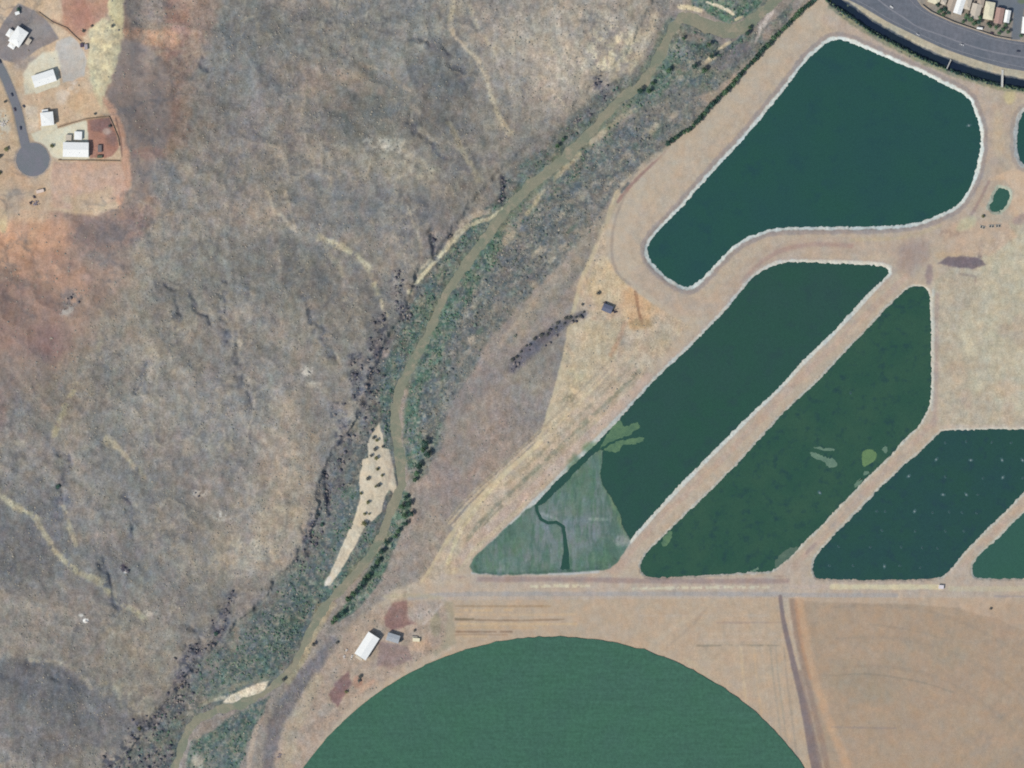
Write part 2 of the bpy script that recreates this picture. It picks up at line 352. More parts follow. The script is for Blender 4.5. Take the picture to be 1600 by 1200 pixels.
# pale rills and ridges
T1 = (172,158,130)
for pts, w, c, am in (([(706,-5),(702,40),(715,65),(740,85),(760,115),(768,150),(778,180),(798,208)], 7, (176,162,136), .8),
    ([(735,10),(745,40),(760,60),(775,85)], 6, (166,154,130), .6), ([(700,195),(712,215),(722,240),(738,262),(748,280)], 8, (163,153,126), .6),
    ([(418,300),(428,330),(445,345),(462,360)], 6, (176,160,136), .6), ([(442,300),(452,325),(460,352)], 5, (178,160,134), .6),
    ([(500,374),(530,382),(555,398),(572,410),(582,428),(590,455)], 10, (178,168,136), .75), ([(590,455),(600,480),(605,495)], 6, (184,172,138), .7),
    ([(500,372),(520,400),(535,430)], 8, (158,148,124), .6), ([(635,320),(645,345),(655,380),(660,400)], 5, (170,158,136), .55),
    ([(-5,765),(20,790),(55,805),(72,832),(88,860),(112,890),(150,905),(190,940),(225,968)], 9, (176,165,132), .7), ([(100,790),(112,825),(120,850)], 6, (170,158,130), .6),
    ([(168,685),(188,700),(205,730),(225,745)], 9, (176,162,132), .65), ([(120,600),(106,625),(90,660),(85,680)], 8, (174,162,124), .55),
    ([(182,430),(175,450),(160,490),(158,560)], 7, (168,156,130), .4), ([(230,280),(224,330),(205,360)], 8, (165,152,128), .5),
    ([(50,1030),(100,1035),(128,1050),(140,1072)], 7, (168,156,134), .5), ([(560,100),(600,112),(640,140)], 6, (164,146,126), .5),
    ([(640,455),(660,425),(690,390),(722,362),(732,348),(770,338),(785,325)], 8, (192,178,148), .85),
    ([(640,455),(668,418),(700,382)], 5, (206,192,160), .8),
    ([(850,262),(900,225),(925,200)], 5, (170,158,134), .6), ([(950,135),(975,125),(1010,60),(1030,15)], 10, (186,172,146), .6)):
    Ln(pts, w, c, soft=w*.8, nz=3, ns=7, amt=min(1, am*1.4), sp=(11,.32), warp=6)
# dark rills (gully shade painted into the soil, plus brush and rock)
GUL = [[(345,440),(350,475),(358,510),(362,545)], [(385,440),(388,480)], [(275,475),(272,505),(270,535)], [(235,560),(228,590),(222,610)], [(320,85),(322,100),(330,112)],
       [(640,190),(655,205),(668,225),(690,250)], [(98,705),(105,735),(100,770),(95,810)], [(155,880),(170,920),(190,945)], [(640,60),(690,85),(720,110),(730,130)],
       [(300,980),(320,1000),(310,1020)], [(205,780),(215,800),(210,840)], [(250,440),(300,470),(330,500)], [(480,470),(500,520),(520,560)], [(370,540),(380,590),(400,640)], [(40,1030),(70,1040),(100,1060)]]
for g in GUL: Ln(g, 12, (112,114,120), soft=12, nz=5, ns=8, amt=.72, sp=(15,.45), warp=16, gs=1); Ln(g, 5, (98,100,108), soft=5, nz=3, ns=6, amt=.7, sp=(10,.5), warp=16)
for k in range(60):
    x, y = rng.rand()*800, 260+rng.rand()*900
    Ln([(x,y),(x+rng.randn()*6,y+10),(x+rng.randn()*10,y+22+rng.rand()*16)], 5, random.choice([(116,117,118),(124,122,120),(158,147,128),(164,152,132)]), soft=5, nz=2.5, ns=7, amt=.4*float(poly_sd(np.array([x]), np.array([y]), HILLS)[0] < -20))
# red country on the left
P([(-70,-70),(232,-70),(205,30),(200,90),(190,160),(205,230),(208,300),(205,420),(150,500),(130,545),(60,600),(-70,640)], (158,131,115), soft=40, nz=14, ns=30, amt=.92, g=.5, gs=.25)
P([(195,-70),(330,-70),(345,0),(330,60),(300,110),(282,160),(270,220),(265,290),(270,330),(230,340),(215,300),(205,200),(190,110)], (148,123,110), soft=24, nz=10, ns=20, amt=.85, gs=.4)
P([(190,-70),(262,-70),(262,0),(264,40),(250,48),(205,45),(196,20)], (138,128,120), soft=12, nz=4, amt=.9, gs=.5)
P([(258,-10),(300,0),(295,60),(280,95),(262,90),(255,50)], (150,116,104), soft=14, nz=6, amt=.7)
P([(187,60),(215,62),(255,90),(268,120),(270,190),(240,300),(212,320),(206,270),(200,220),(185,190),(168,155),(178,110)], (142,128,121), soft=12, nz=5, ns=18, amt=.95, gs=.4, g=.4)
P([(192,45),(230,48),(275,48),(282,62),(272,80),(262,76),(225,68),(195,56)], (186,145,116), soft=9, nz=4, amt=.85)
P([(262,150),(300,140),(296,230),(270,235)], (160,128,110), soft=18, nz=8, amt=.6)
B(262,290,26,40,(124,124,122),amt=.8,nz=8,ns=14); B(235,240,26,10,(152,118,106),amt=.6,nz=4)
P([(40,330),(110,330),(170,340),(232,330),(228,370),(200,385),(160,405),(130,400),(100,370),(60,360)], (140,118,110), soft=24, nz=9, ns=18, amt=.85)
B(150,365,50,22,(124,112,110),amt=.8,nz=8,ns=14); B(215,340,28,20,(140,118,110),amt=.7,nz=6); B(160,405,24,10,(126,118,116),ang=30,amt=.7,nz=5)
P([(-70,290),(60,320),(110,350),(100,390),(60,400),(-70,420)], (189,148,121), soft=24, nz=10, ns=20, amt=.8)
P([(10,390),(90,390),(140,420),(148,440),(120,470),(70,440),(20,430)], (170,134,115), soft=16, nz=6, amt=.7)
P([(0,440),(60,440),(98,480),(95,530),(80,560),(20,560),(-70,500)], (148,122,112), soft=22, nz=9, ns=18, amt=.85)
B(80,535,30,30,(142,116,112),amt=.7,nz=6); B(10,370,14,50,(196,152,124),amt=.6,nz=6); B(12,300,16,40,(178,160,134),amt=.7,nz=6); B(6,345,8,20,(182,172,134),amt=.7,nz=4)
B(110,468,18,16,(118,112,112),amt=.75,nz=6,ns=7,sp=(8,.45),gr=.5); B(55,440,30,12,(134,118,108),amt=.7,nz=6,sp=(8,.5)); B(105,485,14,8,(190,184,172),amt=.6,nz=4,sp=(6,.5))
B(30,590,50,40,(138,124,114),amt=.7,nz=9); B(-5,640,16,30,(150,112,98),amt=.5,nz=6)
# building lots
P([(-70,-70),(150,-70),(180,-5),(172,60),(165,150),(185,190),(200,240),(204,290),(185,325),(150,338),(90,330),(70,330),(-70,320)], (194,168,139), soft=8, nz=4, g=.5, gs=0.04)
P([(102,-70),(180,-70),(176,0),(160,40),(135,55),(120,60),(100,40),(98,10)], (176,134,113), soft=8, nz=4)
B(128,22,20,24,(168,120,102),amt=.75,nz=4); B(150,-5,18,14,(186,150,120),amt=.5)
P([(168,-70),(197,-70),(194,20),(192,48),(176,70),(172,40)], (205,192,146), soft=6, nz=3, amt=.95)
P([(140,45),(165,30),(192,40),(193,60),(186,90),(178,120),(165,148),(158,175),(150,172),(146,140),(138,100),(142,65)], (197,184,148), soft=6, nz=4, ns=9, sp=None)
P([(140,45),(192,40),(186,95),(165,148),(146,140)], (216,204,160), soft=8, nz=3, sp=(11,.5), amt=.8); P([(140,45),(192,40),(186,95),(165,148),(146,140)], (168,160,134), soft=8, nz=3, sp=(8,.56), amt=.75)
P([(30,7),(62,20),(75,34),(95,62),(62,78),(48,88),(30,100),(8,96),(-20,85),(-20,60),(0,48),(12,28)], (136,128,127), soft=3, nz=1.5, g=.35)
B(45,100,24,12,(156,142,132),amt=.8,nz=2); B(60,50,18,16,(146,140,136),amt=.6)
P([(90,66),(112,57),(122,65),(132,80),(137,96),(133,120),(118,128),(100,130),(95,104),(84,96)], (181,174,165), soft=3, nz=1, g=.3)
P([(38,118),(48,100),(70,84),(90,80),(96,104),(92,120),(94,136),(60,146),(40,150)], (205,197,172), soft=5, nz=2, g=.3)
P([(36,152),(92,136),(130,120),(140,135),(148,150),(160,172),(150,180),(104,196),(50,204),(42,180)], (201,172,142), soft=5, nz=3)
B(130,160,24,18,(205,170,132),amt=.8,nz=3); B(112,140,18,8,(214,196,176),ang=-40,amt=.7,nz=3,sp=(10,.45)); B(97,152,8,12,(216,202,184),amt=.6,nz=2)
P([(40,165),(60,168),(62,205),(46,208)], (208,190,166), soft=6, nz=2)
P([(50,210),(70,202),(100,198),(135,188),(140,196),(142,250),(98,250),(84,246),(70,232),(56,222)], (209,203,178), soft=4, nz=1.5, g=.3)
P([(138,188),(172,183),(178,196),(187,225),(188,232),(176,246),(142,248)], (170,122,105), soft=3, nz=2)
P([(140,188),(172,184),(177,198),(160,208),(144,205)], (138,106,104), soft=5, nz=2, amt=.85); B(176,216,10,12,(136,108,104),amt=.85,nz=3,ns=6); B(168,206,6,5,(190,172,158),amt=.6,nz=2)
P([(160,150),(178,165),(192,195),(204,240),(206,290),(188,325),(176,300),(192,245),(186,205),(172,178)], (192,148,124), soft=6, nz=2, amt=.9)
P([(85,254),(188,253),(196,280),(180,315),(140,330),(82,325),(80,285)], (188,155,134), soft=5, nz=3, amt=.9)
P([(100,310),(180,290),(170,325),(120,335)], (192,166,134), soft=10, nz=4, amt=.7)
P([(-70,120),(6,125),(24,165),(30,215),(24,260),(30,290),(-70,300)], (200,172,140), soft=6, nz=4, amt=.95)
B(5,195,12,22,(202,195,176),amt=.8,nz=4,sp=(8,.4)); B(22,280,20,16,(200,162,128),amt=.7,nz=3)
P([(0,255),(30,280),(80,282),(85,330),(60,350),(0,340)], (190,162,134), soft=14, nz=6, amt=.7); B(25,315,14,24,(166,150,136),amt=.6,nz=5)
Ln([(182,185),(190,215),(192,245)], 2.5, (128,98,90), soft=2, nz=.6, amt=.8); Ln([(95,250),(140,251),(190,252)], 3, (140,118,98), soft=2, nz=.8, amt=.8)
Ln([(86,202),(110,194),(132,188),(150,185),(172,183)], 4, (160,132,108), soft=3, nz=1, amt=.8); Ln([(84,34),(104,44),(116,56),(130,64)], 5, (156,126,106), soft=3, nz=1.2, amt=.8); Ln([(60,20),(74,30),(84,38)],4,(140,124,106),soft=3,amt=.7)
# valley floor vegetation either side of the river
VAL = ESC[3:] + [(200,1262)] + RIVER[:4:-1]
P(VAL, (120,118,114), soft=10, nz=7, ns=14, g=1.0, gb=.22, gs=.6)
P(VAL, (150,140,126), soft=10, nz=7, ns=14, sp=(15,.56), amt=.7); P(VAL, (98,108,106), soft=10, nz=6, ns=12, sp=(18,.5), amt=.7, gb=.5)
Ln([(1052,45),(1032,92),(1005,132),(965,165),(942,190),(905,230),(865,268),(828,296),(800,325),(775,355),(745,395),(720,430),(700,460),(682,495),(658,545),(640,590)], 34, (112,122,104), soft=10, nz=5, ns=10, amt=.85, gb=.35, sm=0)
P([(1055,60),(1075,38),(1105,48),(1128,75),(1150,90),(1160,60),(1190,45),(1210,30),(1240,0),(1230,40),(1190,75),(1150,112),(1120,140),(1060,160),(1010,170),(980,180),(1010,140),(1035,105)], (116,118,110), soft=7, nz=4, ns=9, gb=.5, g=.8)
P([(1060,62),(1100,55),(1118,75),(1112,92),(1090,100),(1040,110),(1030,105)], (84,104,94), soft=6, nz=4, ns=8, amt=.9, gb=.8)
P([(1040,110),(1090,102),(1120,108),(1110,140),(1060,135),(1000,160),(985,150),(1010,125)], (88,112,98), soft=6, nz=5, ns=7, amt=.85, gb=.7)
B(1088,60,16,8,(168,150,136),amt=.8,nz=3,ns=6,gb=.0); B(1062,48,10,4,(160,150,130),amt=.7,nz=2)
P([(1078,-70),(1210,-70),(1205,-5),(1185,14),(1160,28),(1140,36),(1120,28),(1100,14),(1082,8)], (82,112,92), soft=5, nz=3, ns=8, gb=.7)
Ln([(1062,10),(1080,12),(1095,16)], 7, (206,192,160), soft=3, nz=1, gb=0); Ln([(1104,3),(1120,8),(1135,14),(1146,22)], [3,5,6,5], (214,202,176), soft=2, nz=.8, gb=0); Ln([(1150,30),(1160,25)],4,(190,180,150),soft=2,gb=0)
Ln([(1140,70),(1128,76),(1115,88),(1103,97)], [12,10,10,6], (202,184,150), soft=3, nz=1.5, gb=0); B(1090,97,16,5,(184,166,138),amt=.7,gb=0.1)
Ln([(1205,18),(1192,40),(1178,70)], [8,7,4], (196,184,172), soft=4, nz=2, amt=.85, gb=0); B(1200,50,8,14,(176,152,138),ang=30,amt=.6,nz=2,gb=0)
P([(1130,80),(1170,62),(1180,70),(1150,100),(1120,115),(1115,100)], (128,122,124), soft=8, nz=4, amt=.8, gb=.3)
Ln([(1120,85),(1150,68),(1175,45),(1188,20),(1195,5)], 7, (74,88,92), soft=4, nz=2, amt=.8, gb=.9)
B(1140,130,18,9,(184,160,140),ang=-40,amt=.7,nz=4,gb=.1); B(1110,150,14,6,(176,160,140),ang=-30,amt=.6,nz=3,gb=.1)
# shrubby terrace between the river and the bank road
TER = [(1080,150),(1110,165),(1070,205),(1000,258),(960,300),(930,350),(880,410),(820,470),(770,520),(735,580),(700,640),(690,700),(668,740),(640,760),(634,700),(640,600),(680,520),(720,470),(760,400),(800,345),(850,290),(900,245),(960,200),(1010,170)]
P(TER, (126,124,118), soft=8, nz=5, ns=12, gb=.42, gs=.7, g=.9)
P([(900,250),(960,205),(1010,190),(1060,195),(1000,250),(940,300),(880,350),(820,430),(770,470),(720,540),(690,600),(670,600),(700,520),(750,440),(800,370),(850,310)], (104,108,110), soft=10, nz=6, ns=9, amt=.8, gb=.62)
for k in range(46):
    t = rng.rand(); cx = 1040-t*360+rng.randn()*14; cy = 190+t*390+rng.randn()*18-(abs(t-.5)*30)
    B(cx, cy, 4+rng.rand()*9, 3+rng.rand()*5, random.choice([(176,160,138),(166,152,134),(188,172,148),(96,116,104),(86,98,106)]), ang=-45, amt=.75, nz=3, ns=5, gb=random.choice([.05,.1,.6]))
Ln([(1000,165),(960,190),(925,222),(885,262),(850,295),(825,335),(800,365),(786,385)], 7, (182,168,138), soft=5, nz=4, ns=7, amt=.75, sp=(14,.42), gb=.05)
B(795,372,14,7,(188,172,146),ang=-45,amt=.8,nz=3,gb=.05); B(860,270,20,6,(186,168,144),ang=-40,amt=.7,nz=3,gb=.05); B(935,215,18,7,(186,170,148),ang=-35,amt=.7,nz=3,gb=.05)
# green ribbon on the right bank
Ln([(778,372),(758,402),(738,432),(716,468),(700,505),(682,540),(668,580),(658,630),(652,680),(646,720)], [14,22,30,30,26,30,34,44,44,24], (72,104,90), soft=9, nz=5, ns=9, amt=.92, gb=.75)
Ln([(700,560),(690,620),(688,660),(676,700)], 10, (94,122,100), soft=5, nz=3, amt=.7, gb=.8)
P([(655,600),(685,590),(680,640),(678,680),(660,690),(655,650)], (100,104,112), soft=8, nz=5, ns=7, amt=.75, gb=.55)
# left bank
Ln([(772,322),(748,345),(722,378),(700,408),(680,440),(665,468),(645,505),(628,545),(612,580),(604,620),(604,660),(598,690)], [10,14,16,16,22,30,30,28,26,24,14,4], (84,108,104), soft=6, nz=3, ns=9, amt=.92, gb=.75)
Ln([(582,650),(572,690),(562,740),(548,790),(530,840),(505,890),(470,935),(440,980),(405,1025),(360,1060),(335,1080)], [10,20,34,40,44,50,56,66,70,50,30], (92,104,106), soft=10, nz=6, ns=12, amt=.92, gb=.6, g=.8)
Ln([(545,870),(510,915),(478,945),(440,985),(400,1040),(352,1060)], [20,24,36,40,40,26], (84,110,98), soft=14, nz=7, ns=12, amt=.7, gb=.75)
P([(335,1140),(370,1115),(420,1090),(412,1110),(390,1150),(372,1200),(360,1262),(270,1262),(290,1200),(300,1160)], (86,112,104), soft=7, nz=4, ns=10, gb=.7)
P([(330,1160),(360,1150),(352,1200),(320,1200)], (120,124,130), soft=9, nz=5, ns=7, amt=.7, gb=.4); B(308,1190,10,12,(196,184,164),ang=-30,amt=.8,nz=3,ns=5,gb=.05)
Ln([(530,965),(560,935),(585,900),(600,865),(615,835),(628,800),(632,775)], [10,22,24,20,18,26,18], (80,112,94), soft=6, nz=3, amt=.9, gb=.8)
Ln([(610,800),(590,845),(560,880),(530,915),(505,935)], [8,18,18,16,10], (92,116,104), soft=5, nz=3, amt=.85, gb=.7)
for pts, w, c in (([(640,457),(668,420),(700,386),(722,362),(734,350),(770,340),(786,326)], 7, (196,184,152)), ([(642,455),(668,420),(694,392)], 5, (214,204,170)), ([(720,352),(735,338),(765,330)], 9, (176,160,138))): Ln(pts, w, c, soft=4, nz=2, ns=6, amt=.95, gb=0, gr=0)
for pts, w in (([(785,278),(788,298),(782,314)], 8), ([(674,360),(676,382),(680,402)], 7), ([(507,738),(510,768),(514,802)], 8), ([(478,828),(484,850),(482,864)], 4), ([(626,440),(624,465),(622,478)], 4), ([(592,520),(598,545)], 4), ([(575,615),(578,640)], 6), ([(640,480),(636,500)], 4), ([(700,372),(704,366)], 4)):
    Ln(pts, w*1.2, (66,72,88), soft=5, nz=3.5, ns=6, amt=.9, sp=(8,.36), gb=.3, gr=1); Ln(pts, w*.6, (44,52,72), soft=3, nz=2, ns=5, amt=.8, sp=(6,.42))  # cliff shade and dark rock painted into the soil colour
# sand bar
P([(583,672),(592,660),(598,680),(600,700),(608,702),(614,730),(620,765),(618,775),(610,765),(602,775),(596,800),(582,815),(576,812),(562,840),(545,870),(528,900),(514,916),(507,915),(520,885),(538,845),(552,815),(562,780),(561,745),(567,718),(574,715),(575,690)], (214,199,173), soft=2.5, nz=1.5, ns=6, g=.35, gb=0, gs=0, gr=0)
Ln([(604,765),(610,740),(612,715)], 3, (196,178,158), soft=3, nz=1, amt=.7, gb=0)
P([(608,765),(605,780),(598,800),(588,818),(580,840),(566,862),(560,855),(575,820),(598,800)], (92,108,106), soft=3, nz=1.5, amt=.9, gb=.7)
P([(348,1098),(360,1086),(385,1075),(402,1068),(420,1064),(414,1078),(396,1090),(370,1099)], (216,198,168), soft=4, nz=1.5, gb=0, gs=0); Ln([(320,1098),(340,1092),(350,1090)], 6, (192,180,150), soft=4, amt=.8, gb=0); Ln([(418,1060),(380,1068),(345,1082),(312,1104)], 7, (136,136,112), soft=5, amt=.8, gb=.1)
B(512,908,4,9,(226,216,200),ang=30,amt=.9,nz=1,gb=0)
Ln([(500,950),(488,985),(470,1030),(450,1062)], 16, (158,146,112), soft=6, nz=3, amt=.8, gb=.08); Ln([(520,945),(495,980),(478,1020)], 10, (176,158,128), soft=5, nz=2, amt=.8, gb=.05)
Ln([(545,905),(575,870),(598,835)], 20, (142,136,106), soft=6, amt=.5, gb=.2)
# escarpment boulders: dark basalt
for pts, w in (([(598,500),(590,540),(582,580),(578,620),(575,660)], 34), ([(620,440),(625,480),(632,500)], 22), ([(530,640),(540,680),(530,720),(520,760)], 36), ([(500,790),(485,850),(470,870)], 30), ([(360,935),(350,960),(335,1000)], 26), ([(305,1020),(290,1050),(280,1100),(250,1130)], 44), ([(220,1140),(200,1180),(170,1200),(260,1180)], 46), ([(930,128),(950,145),(900,190)],16), ([(555,560),(560,620)],24), ([(620,430),(650,450)],16)):
    w = [q*.72 for q in w] if hasattr(w, '__len__') else w*.72; Ln(pts, w, (116,114,118), soft=14, nz=10, ns=9, amt=.8, sp=(12,.42), gr=.75, g=1.0); Ln(pts, w, (78,82,96), soft=12, nz=9, ns=7, amt=.8, sp=(8,.53)); Ln(pts, w, (156,144,136), soft=12, nz=9, ns=7, amt=.6, sp=(7,.6))
P([(960,128),(948,132),(925,160),(915,170),(930,175),(950,150)], (104,108,108), soft=4, nz=3, ns=6, amt=.7, gr=.6)
B(600,553,12,5,(196,166,148),ang=-30,amt=.8,nz=2,gr=0); B(480,580,10,8,(196,188,172),amt=.8,nz=4,ns=5,sp=(6,.45),gr=.5); B(490,600,12,6,(182,172,152),amt=.6,nz=4,sp=(6,.45))
B(312,772,12,7,(190,184,168),amt=.8,nz=4,ns=5,sp=(5,.42),gr=.4); B(345,808,10,8,(182,180,172),amt=.75,nz=4,ns=5,sp=(5,.42),gr=.4)
B(195,888,7,5,(74,66,84),ang=30,amt=.8,nz=2,ns=4,gr=.8); B(197,893,3,3,(205,210,212),amt=.9,nz=1); B(135,969,5,4,(236,236,228),amt=1,nz=1,soft=2); B(128,961,4,2,(196,192,180),amt=.8)
B(232,958,8,4,(200,186,166),amt=.7,nz=3,sp=(5,.4)); B(92,760,5,5,(66,72,80),amt=.85,nz=1.5)
B(625,440,12,4,(176,160,150),amt=.5)
# trails east of the river, field margins
TR = (200,184,150)
Ln([(965,300),(948,345),(925,400),(905,450),(893,500),(885,550),(872,600),(860,640),(846,690),(815,718),(780,745),(740,790),(705,835),(680,880),(660,912)], 8, TR, soft=4, nz=1.5, amt=.85, gb=0, gs=0, g=.3)
P([(945,350),(965,380),(990,430),(1060,490),(1078,510),(1020,575),(960,640),(920,690),(880,725),(830,780),(780,830),(740,870),(700,905),(655,915),(700,850),(760,770),(840,700),(860,650),(880,570),(895,500),(915,430)], (186,168,146), soft=9, nz=5, ns=12, amt=.95, g=.75, gs=.15)
for q_ in ((960,420,26,20),(985,470,34,40),(930,520,20,20),(1030,480,20,16),(915,450,16,20)): B(*q_, (202,172,140), amt=.55, nz=9, ns=12)
for q_ in ((905,560,16,30),(960,540,26,20),(1000,560,20,14),(880,640,16,24),(935,590,14,20)): B(*q_, random.choice([(166,152,134),(196,182,158),(174,158,136)]), ang=30, amt=.6, nz=8, ns=10)
P([(890,500),(975,500),(960,560),(930,600),(890,650),(855,685),(865,620),(880,560)], (186,173,146), soft=10, nz=5, amt=.7); B(900,600,24,34,(196,180,146),ang=20,amt=.6,nz=6,sp=(14,.42))
Ln([(1010,600),(950,650),(900,700),(860,735),(810,785),(770,825),(735,860)], 6, (150,142,120), soft=6, nz=3, ns=9, amt=.65, gs=.5); Ln([(930,660),(880,700),(820,750),(775,790),(740,825)], 5, (156,146,122), soft=5, nz=2, ns=8, amt=.5)
Ln([(845,690),(790,738),(750,785),(715,835),(700,880)], 6, (206,190,152), soft=4, nz=1.5, amt=.8); Ln([(700,905),(730,870),(770,830),(820,790)], 9, (192,174,148), soft=5, nz=1.5, amt=.8)
Ln([(740,845),(760,815),(785,790)], 3, (128,124,104), soft=3, nz=2, amt=.6)
P([(915,440),(940,400),(960,400),(985,440),(970,470),(930,475)], (200,180,146), soft=10, nz=4, amt=.7)
P([(985,440),(1005,440),(1018,480),(1008,515),(985,512),(978,480)], (204,166,126), soft=8, nz=4, amt=.85); Ln([(992,455),(996,480),(1002,505)], 4, (160,124,98), soft=3, nz=2, amt=.7)
B(996,475,22,34,(206,170,132),amt=.7,nz=6,ns=10); Ln([(993,455),(997,482),(1004,508)], 5, (158,120,92), soft=3, nz=2, amt=.8); B(1000,505,20,8,(158,140,110),amt=.6,nz=4); Ln([(976,505),(968,530),(955,555)], 7, (176,142,118), soft=6, nz=3, amt=.7); Ln([(1005,450),(1040,470),(1062,495),(1060,520)], 5, (190,178,150), soft=5, nz=2, amt=.6)
B(905,540,20,30,(192,176,150),amt=.6,nz=6); B(1030,530,25,20,(178,166,140),ang=-45,amt=.5,nz=4); B(890,625,10,8,(140,136,112),amt=.7,nz=4,ns=5,sp=(5,.45),gs=.9); B(900,600,12,8,(150,140,120),amt=.6,nz=4,ns=5,sp=(5,.5))
Ln([(800,575),(830,545),(860,520),(890,500),(912,490)], [16,20,17,11,8], (98,98,110), soft=9, nz=4, ns=8, amt=.8, gs=1, gr=.25); Ln([(800,565),(770,590),(735,625),(700,650)], 16, (128,122,120), soft=14, nz=5, amt=.5)
Ln([(700,640),(740,600),(790,560)], 26, (138,132,128), soft=20, nz=6, amt=.6); Ln([(800,530),(880,430),(940,340)], 26, (160,148,132), soft=16, nz=6, ns=16, amt=.7); Ln([(780,540),(850,450),(900,380),(945,330)], 8, (172,156,138), soft=6, nz=3, amt=.6); Ln([(830,500),(900,430),(930,370)], 12, (136,130,122), soft=8, nz=5, ns=9, amt=.6, gs=.8)
Ln([(1065,218),(1040,240),(1010,265),(985,290),(965,315)], 5, (150,120,114), soft=3, nz=1.5, amt=.8); Ln([(1050,225),(1000,258),(970,290),(955,330)], 5, (176,162,140), soft=4, amt=.7)
Ln([(1013,589),(965,638),(915,686),(860,737),(800,793),(735,850),(715,880)], 13, (188,167,151), soft=4, nz=2, amt=.95)
Ln([(998,580),(950,628),(900,674),(850,722),(800,768),(755,812),(730,842)], 7, (140,138,120), soft=5, nz=3, ns=7, amt=.8, sp=(12,.36), gs=.4); Ln([(985,575),(940,615),(890,665),(840,712),(790,758)], 5, (160,150,128), soft=5, nz=3, ns=8, amt=.6)
for o_, c_, w_ in ((46,(202,184,154),4),(34,(190,174,148),3),(55,(196,178,150),4),(62,(168,154,132),3)):
    Ln([(x-o_*.6, y-o_*.6+o_*.1) for x, y in ((985,600),(930,655),(880,705),(820,760),(770,805),(735,845))], w_, c_, soft=2.5, nz=1.2, ns=12, amt=.75)
Ln([(1005,582),(955,632),(905,680),(845,735),(790,784)], 3, (170,156,138), soft=3, nz=1, amt=.6)
# embankment road round the first pond
Ln([(1285,10),(1240,55),(1180,115),(1120,180),(1060,240),(1010,295),(975,335),(962,375),(970,410),(1000,440),(1050,475),(1085,490)], 34, (186,170,150), soft=5, nz=1, amt=1, g=.28, gs=0, gb=0)
Ln([(978,300),(958,350),(955,400),(965,430),(985,445)], 4, (158,144,132), soft=4, nz=.8, amt=.7)
Ln([(1000,430),(1050,468),(1080,482),(1110,478),(1150,450),(1190,405),(1250,385),(1350,385),(1450,378),(1500,345),(1545,290),(1560,230),(1565,170)], 30, (181,163,145), soft=6, nz=1.5, amt=1, g=.35, gs=0)
Ln([(1160,440),(1200,398),(1260,380),(1330,384)], 7, (168,142,132), soft=5, nz=1.5, amt=.75); Ln([(1330,375),(1420,372),(1470,352)], 6, (186,170,140), soft=4, amt=.6)
Ln([(1290,30),(1350,60),(1420,90),(1500,125),(1540,150),(1550,200),(1552,250)], 15, (182,164,148), soft=5, nz=1.5, amt=.9, g=.35, gs=0); B(1578,150,8,12,(196,182,132),amt=.7,nz=3); B(1560,210,10,40,(190,172,146),amt=.6,nz=4)
B(1425,400,30,24,(160,142,134),ang=-40,amt=.8,nz=6,ns=12); B(1452,430,6,16,(142,124,126),amt=.7,nz=3); Ln([(1468,400),(1500,395),(1530,395),(1535,370)], 10, (188,162,132), soft=8, nz=3, amt=.6)
P([(1465,412),(1480,402),(1500,400),(1530,402),(1541,414),(1520,420),(1490,418)], (124,112,117), soft=4, nz=2, ns=7); Ln([(1533,378),(1531,400)], 7, (136,120,118), soft=5, nz=1.5, amt=.8); Ln([(1500,428),(1525,432),(1524,440)], 4, (146,132,124), soft=3, amt=.6)
P([(1580,262),(1600,262),(1660,270),(1660,360),(1575,335),(1585,300),(1570,280),(1550,280)], (202,176,150), soft=6, nz=3, amt=.9); P([(1470,345),(1530,345),(1575,350),(1590,370),(1545,400),(1480,395)], (190,166,144), soft=8, nz=4, amt=.85)
Ln([(1545,285),(1530,315),(1515,340)], 5, (154,130,124), soft=4, nz=2, amt=.7); B(1490,365,22,6,(166,142,126),amt=.7,nz=4,sp=(7,.42)); B(1510,350,18,9,(186,182,148),ang=-30,amt=.7,nz=3); B(1600,340,20,8,(160,138,134),ang=-25,amt=.7,nz=3)
# pond linings: pale riprap round each water edge
def lining(poly, w, col, ring=None, rcol=None, amt=1.0, nz=1.6):
    pts = chaikin(poly, 1); sl = window(pts, 30); x, y = X[sl], Y[sl]; s = poly_sd(x, y, pts)
    s2 = s + (fbm(x, y, 7, 11, 2)-.5)*2*nz + (fbm(x, y, 3.2, 9, 2)-.5)*2.2
    if ring: apply(sl, (1-sst(ring-2, ring+2, s2))*.75*amt, rcol)
    apply(sl, (1-sst(w-1.5, w+1.2, s2))*amt, col, g=.35, gs=0, gb=0)
lining(POND1, 5.2, (204,210,204), 12, (150,140,138)); lining(POND2, 4.6, (194,194,186), 8, (176,160,148)); lining(POND3, 3.4, (188,184,172)); lining(POND4, 3.6, (188,184,172)); lining(POND5, 3.6, (188,186,172)); lining(POND6, 6, (184,186,182), 12, (158,148,142)); lining(POND7, 5, (172,178,160))
Ln([(1390,424),(1355,466),(1300,524),(1262,560),(1225,600),(1170,653),(1100,723),(1037,788),(985,846)], 6, (198,200,192), soft=2.5, nz=1, ns=6, amt=.95)
Ln([(1210,411),(1290,408),(1372,411),(1391,417)], 5, (194,190,178), soft=2.5, amt=.9); Ln([(1060,555),(975,643),(895,722),(800,817),(748,868)], 4, (186,192,186), soft=2.5, nz=1, amt=.8); Ln([(1458,455),(1459,600),(1457,640)], 5, (184,182,170), soft=2.5, amt=.9); Ln([(738,895),(800,900),(870,897),(935,893)], 5, (180,184,184), soft=2.5, amt=.85); Ln([(1472,667),(1600,666)], 5, (190,176,160), soft=3, amt=.8)
